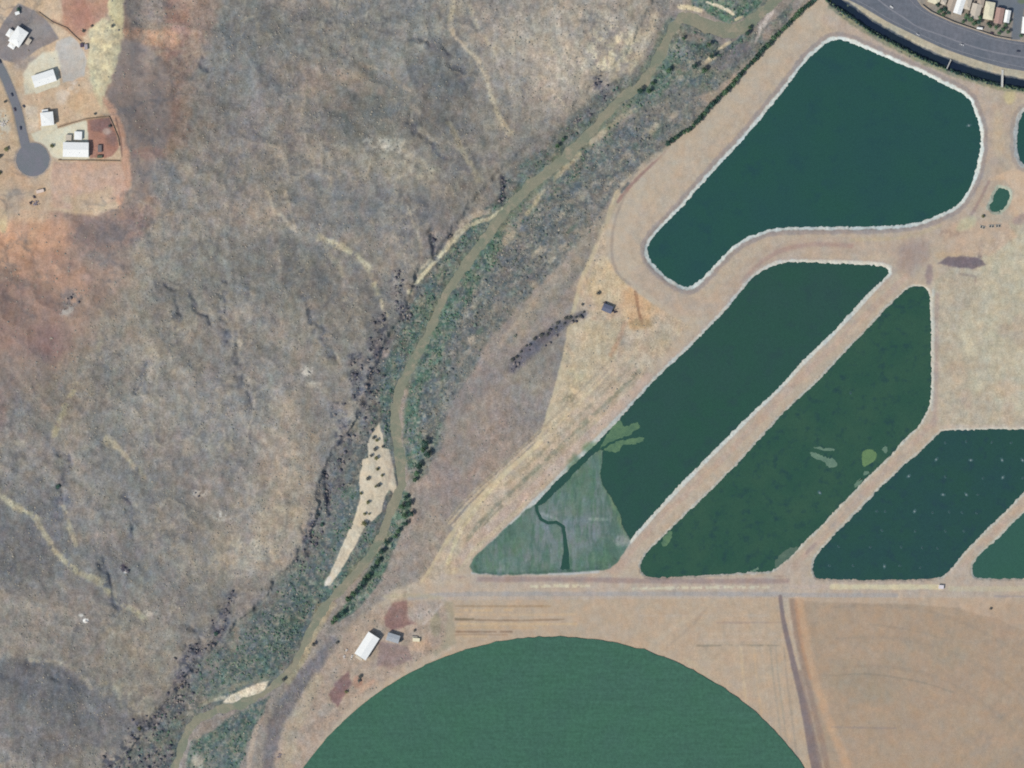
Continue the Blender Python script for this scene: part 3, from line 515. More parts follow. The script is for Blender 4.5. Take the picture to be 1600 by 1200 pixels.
# dykes between ponds
for pts, w in (([(1415,432),(1330,515),(1250,590),(1180,665),(1100,745),(1030,812),(985,862)], 15), ([(1462,655),(1420,700),(1350,770),(1290,835),(1240,885)], 14), ([(1640,740),(1590,795),(1540,845),(1500,890)], 12), ([(985,648),(900,728),(800,828),(740,880)], 3)):
    Ln(pts, w*.62, (184,162,145), soft=3, nz=1.6, ns=10, amt=.95, g=.4)
Ln([(1460,665),(1463,560),(1464,460)], 6, (172,154,144), soft=4, amt=.7)
for k in range(22):
    t = rng.rand(); a = random.choice([((1415,432),(985,862)),((1462,655),(1240,885)),((1640,740),(1500,890))]); B(a[0][0]+(a[1][0]-a[0][0])*t, a[0][1]+(a[1][1]-a[0][1])*t, 10+rng.rand()*12, 3, random.choice([(160,138,130),(196,174,148),(176,162,148)]), ang=-46, amt=.55, nz=2)
B(965,880,22,14,(182,160,144),ang=-45,amt=.9); B(1240,890,26,14,(180,164,150),amt=.85); B(1495,895,20,10,(182,168,154),amt=.8); B(1218,905,14,6,(150,130,126),amt=.7)
B(1228,872,10,4,(150,148,138),ang=-40,amt=.7,nz=3)
# east-west service road
P([(690,897),(1660,905),(1660,940),(690,940)], (182,166,150), soft=4, nz=1, g=.35, gs=0, gb=0)
Ln([(720,905),(900,905),(1000,908),(1230,908)], 8, (158,138,132), soft=4, nz=1.5, ns=14, amt=.85); Ln([(640,935),(700,928),(900,928),(1200,928),(1240,930),(1400,930)], 7, (166,160,156), soft=3, nz=.8, amt=.85)
Ln([(830,916),(920,915)], 5, (208,200,172), soft=3, nz=1.5, ns=6, amt=.8, sp=(7,.38)); Ln([(990,920),(1130,917),(1200,918)], 4.5, (204,198,172), soft=3, nz=1.5, ns=6, amt=.8, sp=(7,.42)); Ln([(1240,917),(1300,916)],5,(188,170,158),soft=3,amt=.6)
Ln([(1300,917),(1470,917)], 8, (204,194,160), soft=3, nz=1.5, amt=.85); Ln([(1485,920),(1665,920)], 8, (188,178,154), soft=3, nz=1.5, amt=.8); Ln([(1555,932),(1665,933)], 3, (156,144,144), soft=2, amt=.6)
Ln([(640,918),(700,910),(740,905)], 10, (190,172,150), soft=5, amt=.7); Ln([(600,932),(660,930),(690,935)], 6, (180,168,140), soft=5, amt=.6)
# stubble fields
P([(706,938),(1222,934),(1245,1020),(1290,1262),(620,1262),(640,1060),(712,1010)], (184,163,140), soft=4, nz=1, g=.3, gs=0, gb=0)
for yy, x0, x1, c in ((947,712,860,(176,152,124)),(953,712,800,(196,168,134)),(960,712,900,(194,168,138)),(968,712,880,(150,128,106)),(947,714,850,(166,142,116)),(967,712,740,(130,118,100)),(992,712,800,(168,142,118)),(975,715,900,(196,170,136)),(987,712,800,(148,124,104)),(981,712,840,(190,164,132)),(995,715,760,(192,166,136)),(973,1120,1225,(170,150,134)),(1009,1090,1232,(152,140,122)),(990,1110,1228,(186,166,144)),(1000,1100,1228,(190,168,146)),(962,1000,1222,(184,166,146))):
    Ln([(x0,yy),((x0+x1)/2,yy+rng.randn()),(x1,yy)], 4 if sum(c) > 470 else 2.6, c, soft=2.5, nz=1, ns=12, amt=.95, sp=(22,.34))
for xx, c in ((1156,(196,172,140)),(1158,(200,178,146)),(1178,(196,168,136)),(1204,(160,150,134)),(1212,(162,152,136)),(1190,(190,170,148)),(1225,(158,146,132))):
    Ln([(xx,1012),(xx+4,1060),(xx+14,1130),(xx+28,1262)], 3, c, soft=3, nz=.6, amt=.55)
Ln([(1110,940),(1080,965),(1045,985),(1015,1012)], 7, (188,170,148), soft=4, nz=1, amt=.7); Ln([(1105,950),(1075,985),(1030,1020)], 4, (170,152,134), soft=4, amt=.5); Ln([(1072,1030),(1100,1050),(1130,1080)], 6, (186,172,146), soft=5, amt=.5)
P([(694,938),(708,940),(712,1005),(680,1025),(668,1010)], (160,150,128), soft=5, nz=2, amt=.7)
P([(1232,934),(1665,936),(1665,1262),(1300,1262),(1262,1080)], (171,149,127), soft=3, nz=1, g=.28, gs=0, gb=0)
P([(1240,934),(1665,934),(1665,975),(1600,985),(1560,968),(1500,950),(1420,944),(1270,941)], (186,164,142), soft=4, nz=1.5, amt=.85); B(1560,950,60,12,(192,166,140),amt=.5)
for k in range(16): B(1280+rng.rand()*350, 960+rng.rand()*240, 20+rng.rand()*40, 10+rng.rand()*20, random.choice([(166,148,126),(172,149,128),(162,146,126),(176,152,130)]), ang=rng.rand()*30, amt=.5, nz=10, ns=20)
for cx, cy in ((1560,1110),(1530,1160),(1575,1090),(1600,1180),(1520,1130)): B(cx, cy, 24, 16, random.choice([(160,144,128),(182,156,132),(176,156,134),(156,142,128)]), amt=.4, nz=8, ns=12, sp=(12,.45))
Ln([(1248,940),(1256,990),(1272,1060),(1300,1140),(1325,1200),(1350,1262)], [16,15,12,13,14,14], (196,160,128), soft=9, nz=2, amt=.7); Ln([(1238,940),(1246,1000),(1262,1070),(1285,1160),(1305,1262)], 9, (152,130,116), soft=5, nz=1.5, amt=.8); Ln([(1243,940),(1251,1000),(1266,1060)],5,(178,140,112),soft=4,amt=.7)
Ln([(1219,932),(1224,970),(1232,1005),(1243,1050),(1256,1100),(1268,1160),(1288,1262)], [6,7,8,9,12,15,18], (130,116,116), soft=3, nz=.8, amt=.95); Ln([(1250,1050),(1262,1100),(1276,1160),(1296,1262)], 6, (150,130,118), soft=4, amt=.7)
Ln([(1296,1056),(1350,1052),(1400,1058),(1450,1068),(1490,1082)], 2.5, (146,134,118), soft=2.5, nz=.8, amt=.6, sp=None); Ln([(1300,1136),(1400,1138)], 2.5, (146,132,126), soft=3, amt=.5); Ln([(1360,975),(1430,985),(1480,1000)],3,(150,136,120),soft=3,amt=.4)
for r in (300, 345, 395): Ln([(1360+r*math.sin(a), 1340-r*math.cos(a)) for a in np.linspace(-.15, .9, 12)], 5, (154,138,122), soft=5, amt=.35)
# farmstead by the crop
P([(560,960),(620,940),(690,938),(700,960),(690,1010),(640,1040),(560,1090),(500,1160),(470,1230),(390,1262),(420,1170),(470,1090),(520,1020)], (170,152,136), soft=10, nz=4, ns=12, amt=.95, g=.7, gs=.35)
P([(600,965),(612,942),(635,938),(638,960),(650,975),(612,985),(602,978)], (142,110,106), soft=5, nz=3, amt=.85); P([(590,1000),(612,1005),(640,1012),(645,1030),(610,1045),(590,1040)], (146,126,122), soft=6, nz=3, amt=.85)
P([(545,1050),(550,1070),(535,1090),(528,1105),(512,1085),(530,1060)], (134,106,106), soft=5, nz=4, ns=7, amt=.9); B(560,1065,8,10,(178,130,112),amt=.6,nz=3); B(658,955,24,14,(176,164,154),ang=-30,amt=.8,nz=3); B(655,1010,18,10,(190,160,134),amt=.7,nz=3)
B(680,975,8,20,(152,146,124),amt=.7,nz=3); B(508,1110,14,8,(158,154,146),ang=-40,amt=.6); B(570,1075,20,4,(196,160,136),ang=-40,amt=.5); Ln([(690,945),(670,965),(662,975)], 5, (184,170,158), soft=4)
Ln([(520,1000),(500,1030),(470,1065),(455,1090),(430,1130),(418,1200),(408,1262)], [12,18,24,24,22,18,18], (116,112,116), soft=9, nz=4, ns=9, amt=.8, gs=.9); Ln([(497,1062),(470,1110),(450,1160),(440,1262)], 20, (176,160,136), soft=8, nz=4, amt=.7); Ln([(408,1120),(396,1150),(388,1200),(380,1262)], 8, (182,160,140), soft=4, nz=2, amt=.85)
# highway verges, canal banks, subdivision
P([(1290,-70),(1400,-70),(1440,60),(1500,85),(1665,118),(1665,150),(1560,140),(1440,95),(1380,62),(1330,30),(1290,5)], (178,168,146), soft=4, nz=1, g=.4, gs=0)
P([(p[0], p[1]-1) for p in HW_S] + [(p[0], p[1]+2) for p in HW_N[::-1]], (116,116,126), soft=3, nz=.5, g=.1)
P([(p[0], p[1]-1) for p in HW_N] + [(1665,-70)], (150,142,132), soft=3, nz=.8, g=.5)
P([(1530,-30),(1665,-30),(1665,12),(1600,14),(1594,62),(1580,62),(1584,20),(1556,10),(1535,-5)], (110,118,128), soft=3, nz=.6, g=.15); B(1597,2,8,4,(104,122,98),amt=.8)
Ln([(1298,10),(1328,32),(1370,60),(1410,80),(1450,100),(1490,116),(1540,132),(1600,142)], 7, (146,150,110), soft=5, nz=3, ns=7, amt=.8, gb=.4)
Ln(CANAL, 17, (46,58,78), soft=4, nz=2, ns=7, g=.3, gb=.2)  # navy band paints bank shade onto the canal slopes
Ln(ROAD_L, 17, (150,140,130), soft=4, nz=1, gs=0); B(53,250,29,29,(168,152,140),soft=4,nz=1)
# mud flats in the second pond
msl = window(MUD, 6); mx_, my_ = X[msl], Y[msl]; msd = poly_sd(mx_, my_, chaikin(MUD, 1)); mk = (1-sst(-1.5, 1.5, msd+(fbm(mx_, my_, 10, 3, 3)-.5)*4))
apply(msl, mk, (74,108,92), g=.35)
B(890,825,60,34,(112,124,130),amt=.85,nz=12,ns=24,sp=None,soft=40); B(850,860,50,24,(110,124,124),amt=.7,nz=8,ns=16,soft=24); B(800,885,50,10,(112,132,124),amt=.7,nz=3); B(900,760,16,50,(76,112,84),amt=.7,nz=6,soft=14); B(770,878,22,10,(86,116,98),amt=.8,nz=3)
Ln([(940,705),(943,750),(956,780),(968,805),(974,835)], 9, (98,130,88), soft=6, nz=2, amt=.85); B(925,700,16,9,(88,124,86),amt=.6); B(815,850,24,16,(80,116,90),amt=.6,nz=6)
Ln([(922,811),(948,812)], 5, (150,168,156), soft=3, nz=1.5, ns=5, amt=.85); Ln([(847,803),(868,810)], 5, (152,164,160), soft=3, nz=1.5, ns=5, amt=.75); B(858,826,12,5,(136,140,152),amt=.6,nz=3); B(972,845,12,8,(158,164,156),amt=.8,nz=3,ns=5); B(938,870,20,10,(86,124,90),amt=.7,nz=3); Ln([(880,845),(876,885)], 3, (140,150,156), soft=5, amt=.5); B(890,780,30,30,(100,122,110),amt=.35,nz=8)
lum = soil@np.array([.3,.59,.11], np.float32)
hz = (1-sst(-10, 10, poly_sd(X, Y, HILLS)))
sat = .70+.18*(1-hz)*sst(560, 760, X+Y*.2)+.12*(1-sst(250, 380, X))*(1-sst(330, 420, Y))+.16*(1-sst(90, 170, X))*sst(330, 380, Y)*(1-sst(540, 640, Y)); sat = np.clip(sat, 0, .9)[..., None]
soil = (lum[..., None]+(soil-lum[..., None])*sat)*np.array([.985, .99, 1.0], np.float32)
vg = np.clip(bush*1.5, 0, 1)*(Y > -100); near = 1-sst(16, 40, line_sd(X, Y, RIVER, RIVW)); near = np.maximum(near, (Y > 760)*.8); soil = soil*(1-(vg*(1-near)*.35)[..., None])+np.array((118,116,114), np.float32)*(vg*(1-near)*.35)[..., None]
for sc_, sd__, col_, th_, am_ in ((15,2,(86,112,104),.53,.5),(9,9,(134,130,122),.54,.65),(11,5,(100,108,118),.56,.5),(5,7,(72,88,94),.60,.6),(4.5,12,(156,152,140),.60,.6),(6,3,(104,124,108),.60,.5)):
    mm = sst(th_-.05, th_+.07, fbm(X, Y, sc_, sd__, 3, .65))*am_*vg*((.25+.75*near) if col_[1] > col_[0]+12 and col_[1] > col_[2]+5 else 1); soil = soil*(1-mm[..., None])+np.array(col_, np.float32)*mm[..., None]
gm = np.minimum(grain, 1)
for sc_, a_, sd__ in ((7, 9, 4), (16, 5, 8), (45, 3, 1)):
    c1 = (fbm(X, Y*.75, sc_, sd__, 2, .6)-.5)*a_*gm; c2 = (fbm(X, Y*.75, sc_*1.2, sd__+5, 2, .6)-.5)*a_*gm
    soil[..., 0] += c1+c2*.3; soil[..., 1] -= c1*.15-c2*.45; soil[..., 2] -= c1*.7+c2*.55
hz = (1-sst(-10, 10, poly_sd(X, Y, HILLS)))
soil *= (1.01+.02*hz+(fbm(X, Y, 150, 11, 3, .5)-.5)*.26*hz)[..., None]
bl = (fbm(X, Y, 110, 6, 3, .5)-.5)*hz; soil[..., 0] -= bl*3; soil[..., 2] += bl*4
def tone(cx, cy, rx, ry, k, w=0):  # raises contrast of the hill patches, painted gully shade included
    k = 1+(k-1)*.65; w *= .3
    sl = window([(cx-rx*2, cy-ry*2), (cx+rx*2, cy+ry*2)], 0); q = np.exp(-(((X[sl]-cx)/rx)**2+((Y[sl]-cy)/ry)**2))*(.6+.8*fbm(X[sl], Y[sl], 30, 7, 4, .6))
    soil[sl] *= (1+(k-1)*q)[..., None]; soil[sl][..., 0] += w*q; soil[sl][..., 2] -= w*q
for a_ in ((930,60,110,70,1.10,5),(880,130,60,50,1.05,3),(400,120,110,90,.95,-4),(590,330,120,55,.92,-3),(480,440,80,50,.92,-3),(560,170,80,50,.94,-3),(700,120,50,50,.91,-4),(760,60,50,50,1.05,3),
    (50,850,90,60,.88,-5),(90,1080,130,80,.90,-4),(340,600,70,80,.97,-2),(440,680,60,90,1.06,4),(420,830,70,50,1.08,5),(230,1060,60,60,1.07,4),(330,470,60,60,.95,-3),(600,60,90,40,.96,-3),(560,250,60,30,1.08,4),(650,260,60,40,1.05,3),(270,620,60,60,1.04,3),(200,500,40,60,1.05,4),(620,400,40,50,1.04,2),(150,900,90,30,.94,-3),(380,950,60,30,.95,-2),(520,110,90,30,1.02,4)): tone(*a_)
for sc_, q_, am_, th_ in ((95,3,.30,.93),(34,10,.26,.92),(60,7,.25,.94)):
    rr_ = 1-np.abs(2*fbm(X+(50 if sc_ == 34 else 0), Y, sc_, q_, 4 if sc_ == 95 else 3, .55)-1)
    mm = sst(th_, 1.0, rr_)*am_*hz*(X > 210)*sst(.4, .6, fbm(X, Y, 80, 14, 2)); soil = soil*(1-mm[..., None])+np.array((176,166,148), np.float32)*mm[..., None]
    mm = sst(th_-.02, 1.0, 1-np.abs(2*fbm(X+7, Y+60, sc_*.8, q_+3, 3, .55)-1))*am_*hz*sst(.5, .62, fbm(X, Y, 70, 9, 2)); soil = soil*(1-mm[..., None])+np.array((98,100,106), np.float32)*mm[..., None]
mm = np.zeros_like(X); mm[msl] = mk*.75; sl = msl; soil[sl] = soil[sl]*(1-mk[..., None]*.33)+np.array((136,146,146), np.float32)*mk[..., None]*.33
for cx_, sd__, col_, th_, am_ in ((1.0,2,(86,122,98),.54,.55),(1.0,9,(130,138,146),.60,.5),(1.0,5,(70,100,90),.54,.5)):
    m2 = sst(th_-.06, th_+.08, fbm(X*2.2, Y*.55, 16, sd__, 4, .65))*am_*mm; soil = soil*(1-m2[..., None])+np.array(col_, np.float32)*m2[..., None]
# strong fine blotching everywhere: soils are never even
fn = fbm(X, Y, 9, 13, 3, .7); soil *= (1+(fn-.5)*.16*grain)[..., None]
fn = fbm(X, Y, 3.6, 1, 2, .7); soil *= (1+(fn-.5)*.26*(grain*.5+vg*.7))[..., None]; fn = fbm(X, Y*.5, 5, 15, 2, .7); soil *= (1+(fn-.5)*.20*gm)[..., None]

# ================================================================== relief (metres)
def smin(a, b, k): h = np.clip(.5+.5*(b-a)/k, 0, 1); return b*(1-h)+a*h-k*h*(1-h)
H = (fbm(X, Y, 120, 5, 3)-.5)*1.0 + (fbm(X, Y, 14, 8, 3)-.5)*.35*grain
hsd = -poly_sd(X, Y, HILLS)                                  # + inside the hills
up = 1-sst(170, 340, Y)
wid = 8.5+19*up + (fbm(X, Y, 30, 12, 3)-.5)*26
wid = np.maximum(wid, 6)
hsd = hsd + (fbm(X, Y, 22, 4, 4, .6)-.5)*20
ridg = 1-np.abs(2*fbm(X, Y, 95, 3, 4, .55)-1); ridg2 = 1-np.abs(2*fbm(X+50, Y, 34, 10, 3, .6)-1)
top = 5.2*(1-.4*up)*(.55+.9*fbm(X, Y, 60, 7, 2)) + 12*sst(0, 420, hsd) + 6.5*(ridg-.75)*sst(0, 60, hsd) + 1.3*(ridg2-.75)*sst(0, 25, hsd) + (fbm(X, Y, 14, 2, 3, .5)-.5)*.85 + (fbm(X, Y, 5, 7, 2, .5)-.5)*.35
red = np.zeros_like(X)
lotd = poly_sd(X, Y, [(-80,-80),(170,-80),(172,60),(160,150),(182,190),(196,240),(196,290),(150,325),(-80,320)])
top = np.where(lotd < 60, top*sst(0, 60, lotd)+16*(1-sst(0, 60, lotd)), top)
e = sst(0, 1, (hsd+wid*.2)/np.maximum(wid, 2))
H = H*(1-e) + top*e
for g in GUL:
    sl = window(g, 32); xx, yy = X[sl], Y[sl]; d = line_sd(xx+(fbm(xx, yy, 26, 6, 3, .6)-.5)*32, yy+(fbm(xx, yy, 26, 13, 3, .6)-.5)*32, g, 0); H[sl] -= 2.2*np.exp(-(d/6.5)**2)*sst(.35, .6, fbm(xx, yy, 18, 3, 2))
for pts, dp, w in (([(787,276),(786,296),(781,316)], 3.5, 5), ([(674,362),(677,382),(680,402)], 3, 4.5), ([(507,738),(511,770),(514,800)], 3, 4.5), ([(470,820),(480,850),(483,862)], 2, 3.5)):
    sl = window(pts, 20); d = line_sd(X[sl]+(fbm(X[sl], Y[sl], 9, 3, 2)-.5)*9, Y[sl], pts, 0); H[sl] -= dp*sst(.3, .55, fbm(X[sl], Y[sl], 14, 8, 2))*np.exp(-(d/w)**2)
# river trench
rd = line_sd(X, Y, RIVER, RIVW) + (fbm(X, Y, 15, 6, 4, .6)-.5)*11
RL = -7.0
prof = RL + np.where(rd > 0, rd*S*.22 + .15, rd*.3)
prof = np.where(rd > 40, prof + (rd-40)*.5, prof)
H = smin(H, prof + (fbm(X, Y, 12, 9, 3)-.5)*.5*(rd > 2), 1.2)
# canal
cd = line_sd(X, Y, CANAL, 12.5) + (fbm(X, Y, 8, 14, 2)-.5)*2.5
H = np.minimum(H, -3.2 + np.maximum(cd, -2)*S*1.05)
# dry trench edges, flat pads for paved ground
def flat(sd, z, soft=4):
    global H
    m = 1-sst(0, soft, sd); H = H*(1-m)+z*m
flat(poly_sd(X, Y, HW_S+HW_N[::-1]), -0.1); flat(np.minimum(line_sd(X, Y, ROAD_L, 14), np.hypot(X-53, Y-250)-27), 15.9)
NB = poly_sd(X, Y, HW_N + [(1665,-70)]); flat(NB, 0.0, 3)
# yards sit level
for cx, cy, r in ((28,62,24),(69,121,26),(77,187,16),(122,225,32),(157,237,10)): flat(np.hypot(X-cx, Y-cy)-r, 16.0, 8)
flat(np.hypot(X-595, Y-1003)-52, 0.0, 14); flat(np.hypot(X-948, Y-481)-14, 0.0, 8)
# ponds: banked basins, water at LVL
def basin(poly, lvl, slope, floor=-3.0, nz=1.5):
    pts = chaikin(poly, 1); sl = window(pts, 24); x, y = X[sl], Y[sl]
    s = poly_sd(x, y, pts) + (fbm(x, y, 6, 11, 2, .7)-.5)*2*nz + (fbm(x, y, 2.9, 4, 2)-.5)*2.4
    b = lvl + np.where(s > 0, s*S*slope, np.maximum(s*S*.6, floor-lvl))
    H[sl] = np.where(s > 22, H[sl], np.minimum(H[sl], b)) if lvl < 0 else H[sl]
    return sl, s
for p, l, s_ in ((POND1,-1.6,.30),(POND2,-1.3,.34),(POND3,-1.2,.42),(POND4,-1.2,.42),(POND5,-1.2,.42),(POND6,-1.6,.30),(POND7,-1.2,.4)): basin(p, l, s_)
chan = line_sd(X[msl], Y[msl], [(838,787),(839,798),(845,811),(856,817),(870,816),(880,823),(883,842),(885,862),(883,890)], [4,4,4,4,4,4,5,7,14]) + (fbm(mx_, my_, 6, 4, 2)-.5)*1.5
mh = -1.3 + .22 + (fbm(mx_, my_, 20, 9, 3)-.5)*.3
mh = np.where(chan < 1.5, np.minimum(mh, -1.3 + chan*.4 - .1), mh)
H[msl] = np.maximum(H[msl], np.where(mk > .5, mh, -9)); 
ccd = np.hypot(X-CROP_C[0], Y-CROP_C[1])-CROP_R; flat(np.abs(ccd)-1e9*0-2000*(ccd > 0), 0.0, 6) if False else None
H = np.where(ccd < 2, -0.05, H); H = np.where((ccd >= 2) & (ccd < 12), H*(ccd-2)/10, H)
H = H.astype(np.float32)
def hgt(x, y):
    u = np.clip((np.asarray(x, float)-gx[0])/STEP, 0, len(gx)-1.001); v = np.clip((np.asarray(y, float)-gy[0])/STEP, 0, len(gy)-1.001)
    i = u.astype(int); j = v.astype(int); fu = u-i; fv = v-j
    return (H[j,i]*(1-fu)+H[j,i+1]*fu)*(1-fv)+(H[j+1,i]*(1-fu)+H[j+1,i+1]*fu)*fv
def G(x, y, dz=0.0): a, b = W(x, y); return (a, b, float(hgt(x, y))+dz)

# one sheet: the fine grid plus a margin that stretches to the horizon
ext = np.array([20, 60, 140, 300, 700, 1600, 4000, 12000], float)
ax = np.concatenate([gx[0]-ext[::-1], gx, gx[-1]+ext]); ay = np.concatenate([gy[0]-ext[::-1], gy, gy[-1]+ext])
ne = len(ext); pad = ((ne, ne), (ne, ne))
HH = np.pad(H, pad, mode='edge'); CC = np.pad(soil, pad+((0, 0),), mode='edge'); GG = np.pad(grain, pad, mode='edge')
AX, AY = np.meshgrid(ax, ay); nr, nc = AX.shape
dout = np.maximum(np.maximum(gx[0]-AX, AX-gx[-1]), np.maximum(gy[0]-AY, AY-gy[-1])); ko = sst(0, 30, dout)[..., None]
we = sst(300, 900, AX+(AY-600)*.6)[..., None]; far = np.array((137,130,123))*(1-we)+np.array((170,158,142))*we
CC = CC*(1-ko)+far*(1+.12*(rng.rand(nr, nc, 1)-.5))*ko; GG = GG*(1-ko[..., 0])+.9*ko[..., 0]
V = np.stack([(AX-800)*S, (600-AY)*S, HH], -1).reshape(-1, 3)
idx = np.arange(nr*nc).reshape(nr, nc)
F = np.stack([idx[1:, :-1], idx[1:, 1:], idx[:-1, 1:], idx[:-1, :-1]], -1).reshape(-1, 4)
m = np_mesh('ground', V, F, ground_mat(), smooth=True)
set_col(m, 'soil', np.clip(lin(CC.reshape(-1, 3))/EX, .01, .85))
a = m.attributes.new('grain', 'FLOAT', 'POINT'); a.data.foreach_set('value', GG.ravel().astype(np.float32))
ground = link(bpy.data.objects.new('ground', m)); tag(ground, 'desert hills, river plain and graded tan earth round the ponds', kind='structure')

# ================================================================== water
def flat_poly(name, pts, z, mat, label=None, kind='structure', grow=0.0, th=0.0, parent=None):
    if grow:
        c = np.array(pts, float); n = len(c); ar = 0; q = []
        for k in range(n): ar += c[k][0]*c[(k+1)%n][1]-c[(k+1)%n][0]*c[k][1]
        sg = 1 if ar > 0 else -1
        for k in range(n):
            t = c[(k+1)%n]-c[k-1]; t /= np.hypot(*t)+1e-9; q.append((c[k][0]+t[1]*grow*sg, c[k][1]-t[0]*grow*sg))
        pts = q
    w = [W(*p) for p in pts]
    mb = MB(); mb.prism(w, z-max(th, .02), z)
    o = mb.build(name, mat, parent); tag(o, label, kind=kind); return o
WM = dict(a=water_mat('deep_green_water', (43,79,77), (43,82,73), (41,75,77)), b=water_mat('pond_water', (49,80,74), (46,82,70), (48,76,74)),
          c=water_mat('weedy_water', (48,83,70), (56,88,72), (42,70,72), 0.024), d=water_mat('aerated_water', (44,76,75), (45,79,71), (43,70,76), .02),
          e=water_mat('bright_green_water', (55,91,84), (54,93,80)), r=water_mat('silty_river_water', (142,138,120), (118,128,112), (158,148,130), .03, .4), k=water_mat('dark_canal_water', (30,42,62), (32,46,58), None, .03, .2))
flat_poly('pond', chaikin(POND1, 1), -1.6, WM['a'], 'largest deep green pond with a pale rock edge', grow=3)
flat_poly('pond', chaikin(POND2, 1), -1.3, WM['b'], 'long green pond with grey mud flats at its lower end', grow=3)
flat_poly('pond', chaikin(POND3, 1), -1.2, WM['c'], 'long weedy green pond pointed at its upper end', grow=2.5)
flat_poly('pond', chaikin(POND4, 1), -1.2, WM['d'], 'dark pond crossed by rows of small pale floats', grow=2.5)
flat_poly('pond', chaikin(POND5, 1), -1.2, WM['e'], 'bright green pond in the lower dyke corner', grow=2.5)
flat_poly('pond', chaikin(POND6, 1), -1.6, WM['a'], 'dark pond cut by the picture edge beside the big pond', grow=3)
flat_poly('pond', chaikin(POND7, 1), -1.2, WM['e'], 'tiny green pond in tan earth beside the dark machinery', grow=2)
def ribbon(name, pts, w, z, mat, label, grow=0, th=.05, kind='structure', sm=1):
    if not hasattr(w, '__len__'): w = [w]*len(pts)
    p3 = chaikin([(p[0], p[1]) for p in pts], sm, False); wp = chaikin([(a, 0) for a in w], sm, False)
    vs = []
    for k in range(len(p3)):
        a = p3[max(k-1, 0)]; b = p3[min(k+1, len(p3)-1)]; dx, dy = b[0]-a[0], b[1]-a[1]; L = math.hypot(dx, dy)+1e-9
        h = wp[k][0]/2+grow; vs.append((p3[k][0]-dy/L*h, p3[k][1]+dx/L*h)); vs.append((p3[k][0]+dy/L*h, p3[k][1]-dx/L*h))
    V = [(*W(*v), z if not callable(z) else z(*v)) for v in vs]; n = len(V); V += [(x, y, zz-th) for x, y, zz in V]
    mb = MB(); F = []
    for k in range(0, n-2, 2):
        F += [(k, k+2, k+3, k+1), (n+k+1, n+k+3, n+k+2, n+k), (k, n+k, n+k+2, k+2), (k+1, k+3, n+k+3, n+k+1)]
    F += [(0, 1, n+1, n), (n-2, 2*n-2, 2*n-1, n-1)]
    mb.add(V, F); o = mb.build(name, mat); tag(o, label, kind=kind); return o
ribbon('river', RIVER, RIVW, RL, WM['r'], 'silty green river winding through the valley', grow=7)
ribbon('canal', CANAL, 14, -3.2, WM['k'], 'dark canal between the highway and the ponds', grow=1.5)

# ================================================================== crops, roads
def crop():
    m, t, b = new_mat('green_crop'); v = coords(t); n = noise(t, v, .02, 5, .6); n2 = noise(t, v, .25, 3, .7)
    vr = coords(t, (.05, .6, 1)); n3 = noise(t, vr, .5, 2)
    col = mix(t, ramp(t, n.outputs[0], 0, 1, .35, .65), tuple(A((65,102,89))), tuple(A((64,105,87))))
    col = vmul(t, col, ramp(t, n2.outputs[0], .84, 1.14)); col = vmul(t, col, ramp(t, n3.outputs[0], .93, 1.07))
    t.links.new(col, b.inputs['Base Color']); bump(t, b, n2.outputs[0], .5, .5); return m
cm = crop(); nseg = 360; rings = [0, 120, 240, 340, 400, 440, 462, 472, 476, 477]
V = [(*W(*CROP_C), .7)]; F = []
ang = np.linspace(0, 2*math.pi, nseg, endpoint=False)
for r in rings[1:]:
    for k, a_ in enumerate(ang):
        rr = r + (rng.randn()*.8 if r > 470 else 0); z = .7 + rng.rand()*.25
        V.append((*W(CROP_C[0]+rr*math.cos(a_), CROP_C[1]+rr*math.sin(a_)), z))
for k in range(nseg): V.append((V[-nseg][0] if k else V[-nseg][0], V[-nseg][1], -.1) if False else (*W(CROP_C[0]+(477.4)*math.cos(ang[k]), CROP_C[1]+477.4*math.sin(ang[k])), -.3))
for k in range(nseg): F.append((0, 1+(k+1) % nseg, 1+k))
for q in range(len(rings)-1):
    b0 = 1+q*nseg; b1 = b0+nseg
    for k in range(nseg): F.append((b0+k, b0+(k+1) % nseg, b1+(k+1) % nseg, b1+k))
mb = MB(); mb.add(V, F); o = mb.build('crop_field', cm); tag(o, 'round irrigated field of dense green crop', 'crop', kind='stuff')

asph = surf('worn_asphalt', (113,116,126), (99,106,117), sc=.035, var=.12, rough=.95)
asph2 = surf('residential_asphalt', (122,122,132), (114,120,126), sc=.08, var=.06, rough=.95)
poly = HW_S + HW_N[::-1]
flat_poly('highway', poly, .12, asph, 'wide grey divided highway curving past the ponds', th=.5)
paint_y = surf('road_paint', (150,151,158), sc=2, var=.1); dirt_strip = surf('median_dust', (134,136,144), (120,122,132), sc=.2)
med = [((a[0]*.5+b[0]*.5), (a[1]*.5+b[1]*.5)) for a, b in zip([(1330,-60),(1362,-10),(1380,6),(1398,19),(1415,29),(1432,42),(1468,54),(1500,66),(1530,76),(1560,83),(1600,90),(1665,96)], [(1330,-60),(1362,-10),(1380,6),(1398,19),(1415,29),(1432,42),(1468,54),(1500,66),(1530,76),(1560,83),(1600,90),(1665,96)])]
ribbon('median_strip', med, 2.4, .16, dirt_strip, 'pale narrow median strip along the highway', th=.03)
def offs(base, t): return [((1-t)*a[0]+t*b[0], (1-t)*a[1]+t*b[1]) for a, b in base]
hn = [(1395,-60),(1425,-10),(1440,10),(1454,20),(1490,36),(1525,48),(1555,58),(1600,66),(1665,70)]; hs = [(1270,-60),(1318,-4),(1350,11),(1385,33),(1420,50),(1470,74),(1510,88),(1600,111),(1665,119)]
for t in (.10, .90): ribbon('edge_line', offs(list(zip(hn, hs)), t), .55, .15, paint_y, 'white edge line along the highway', th=.02)
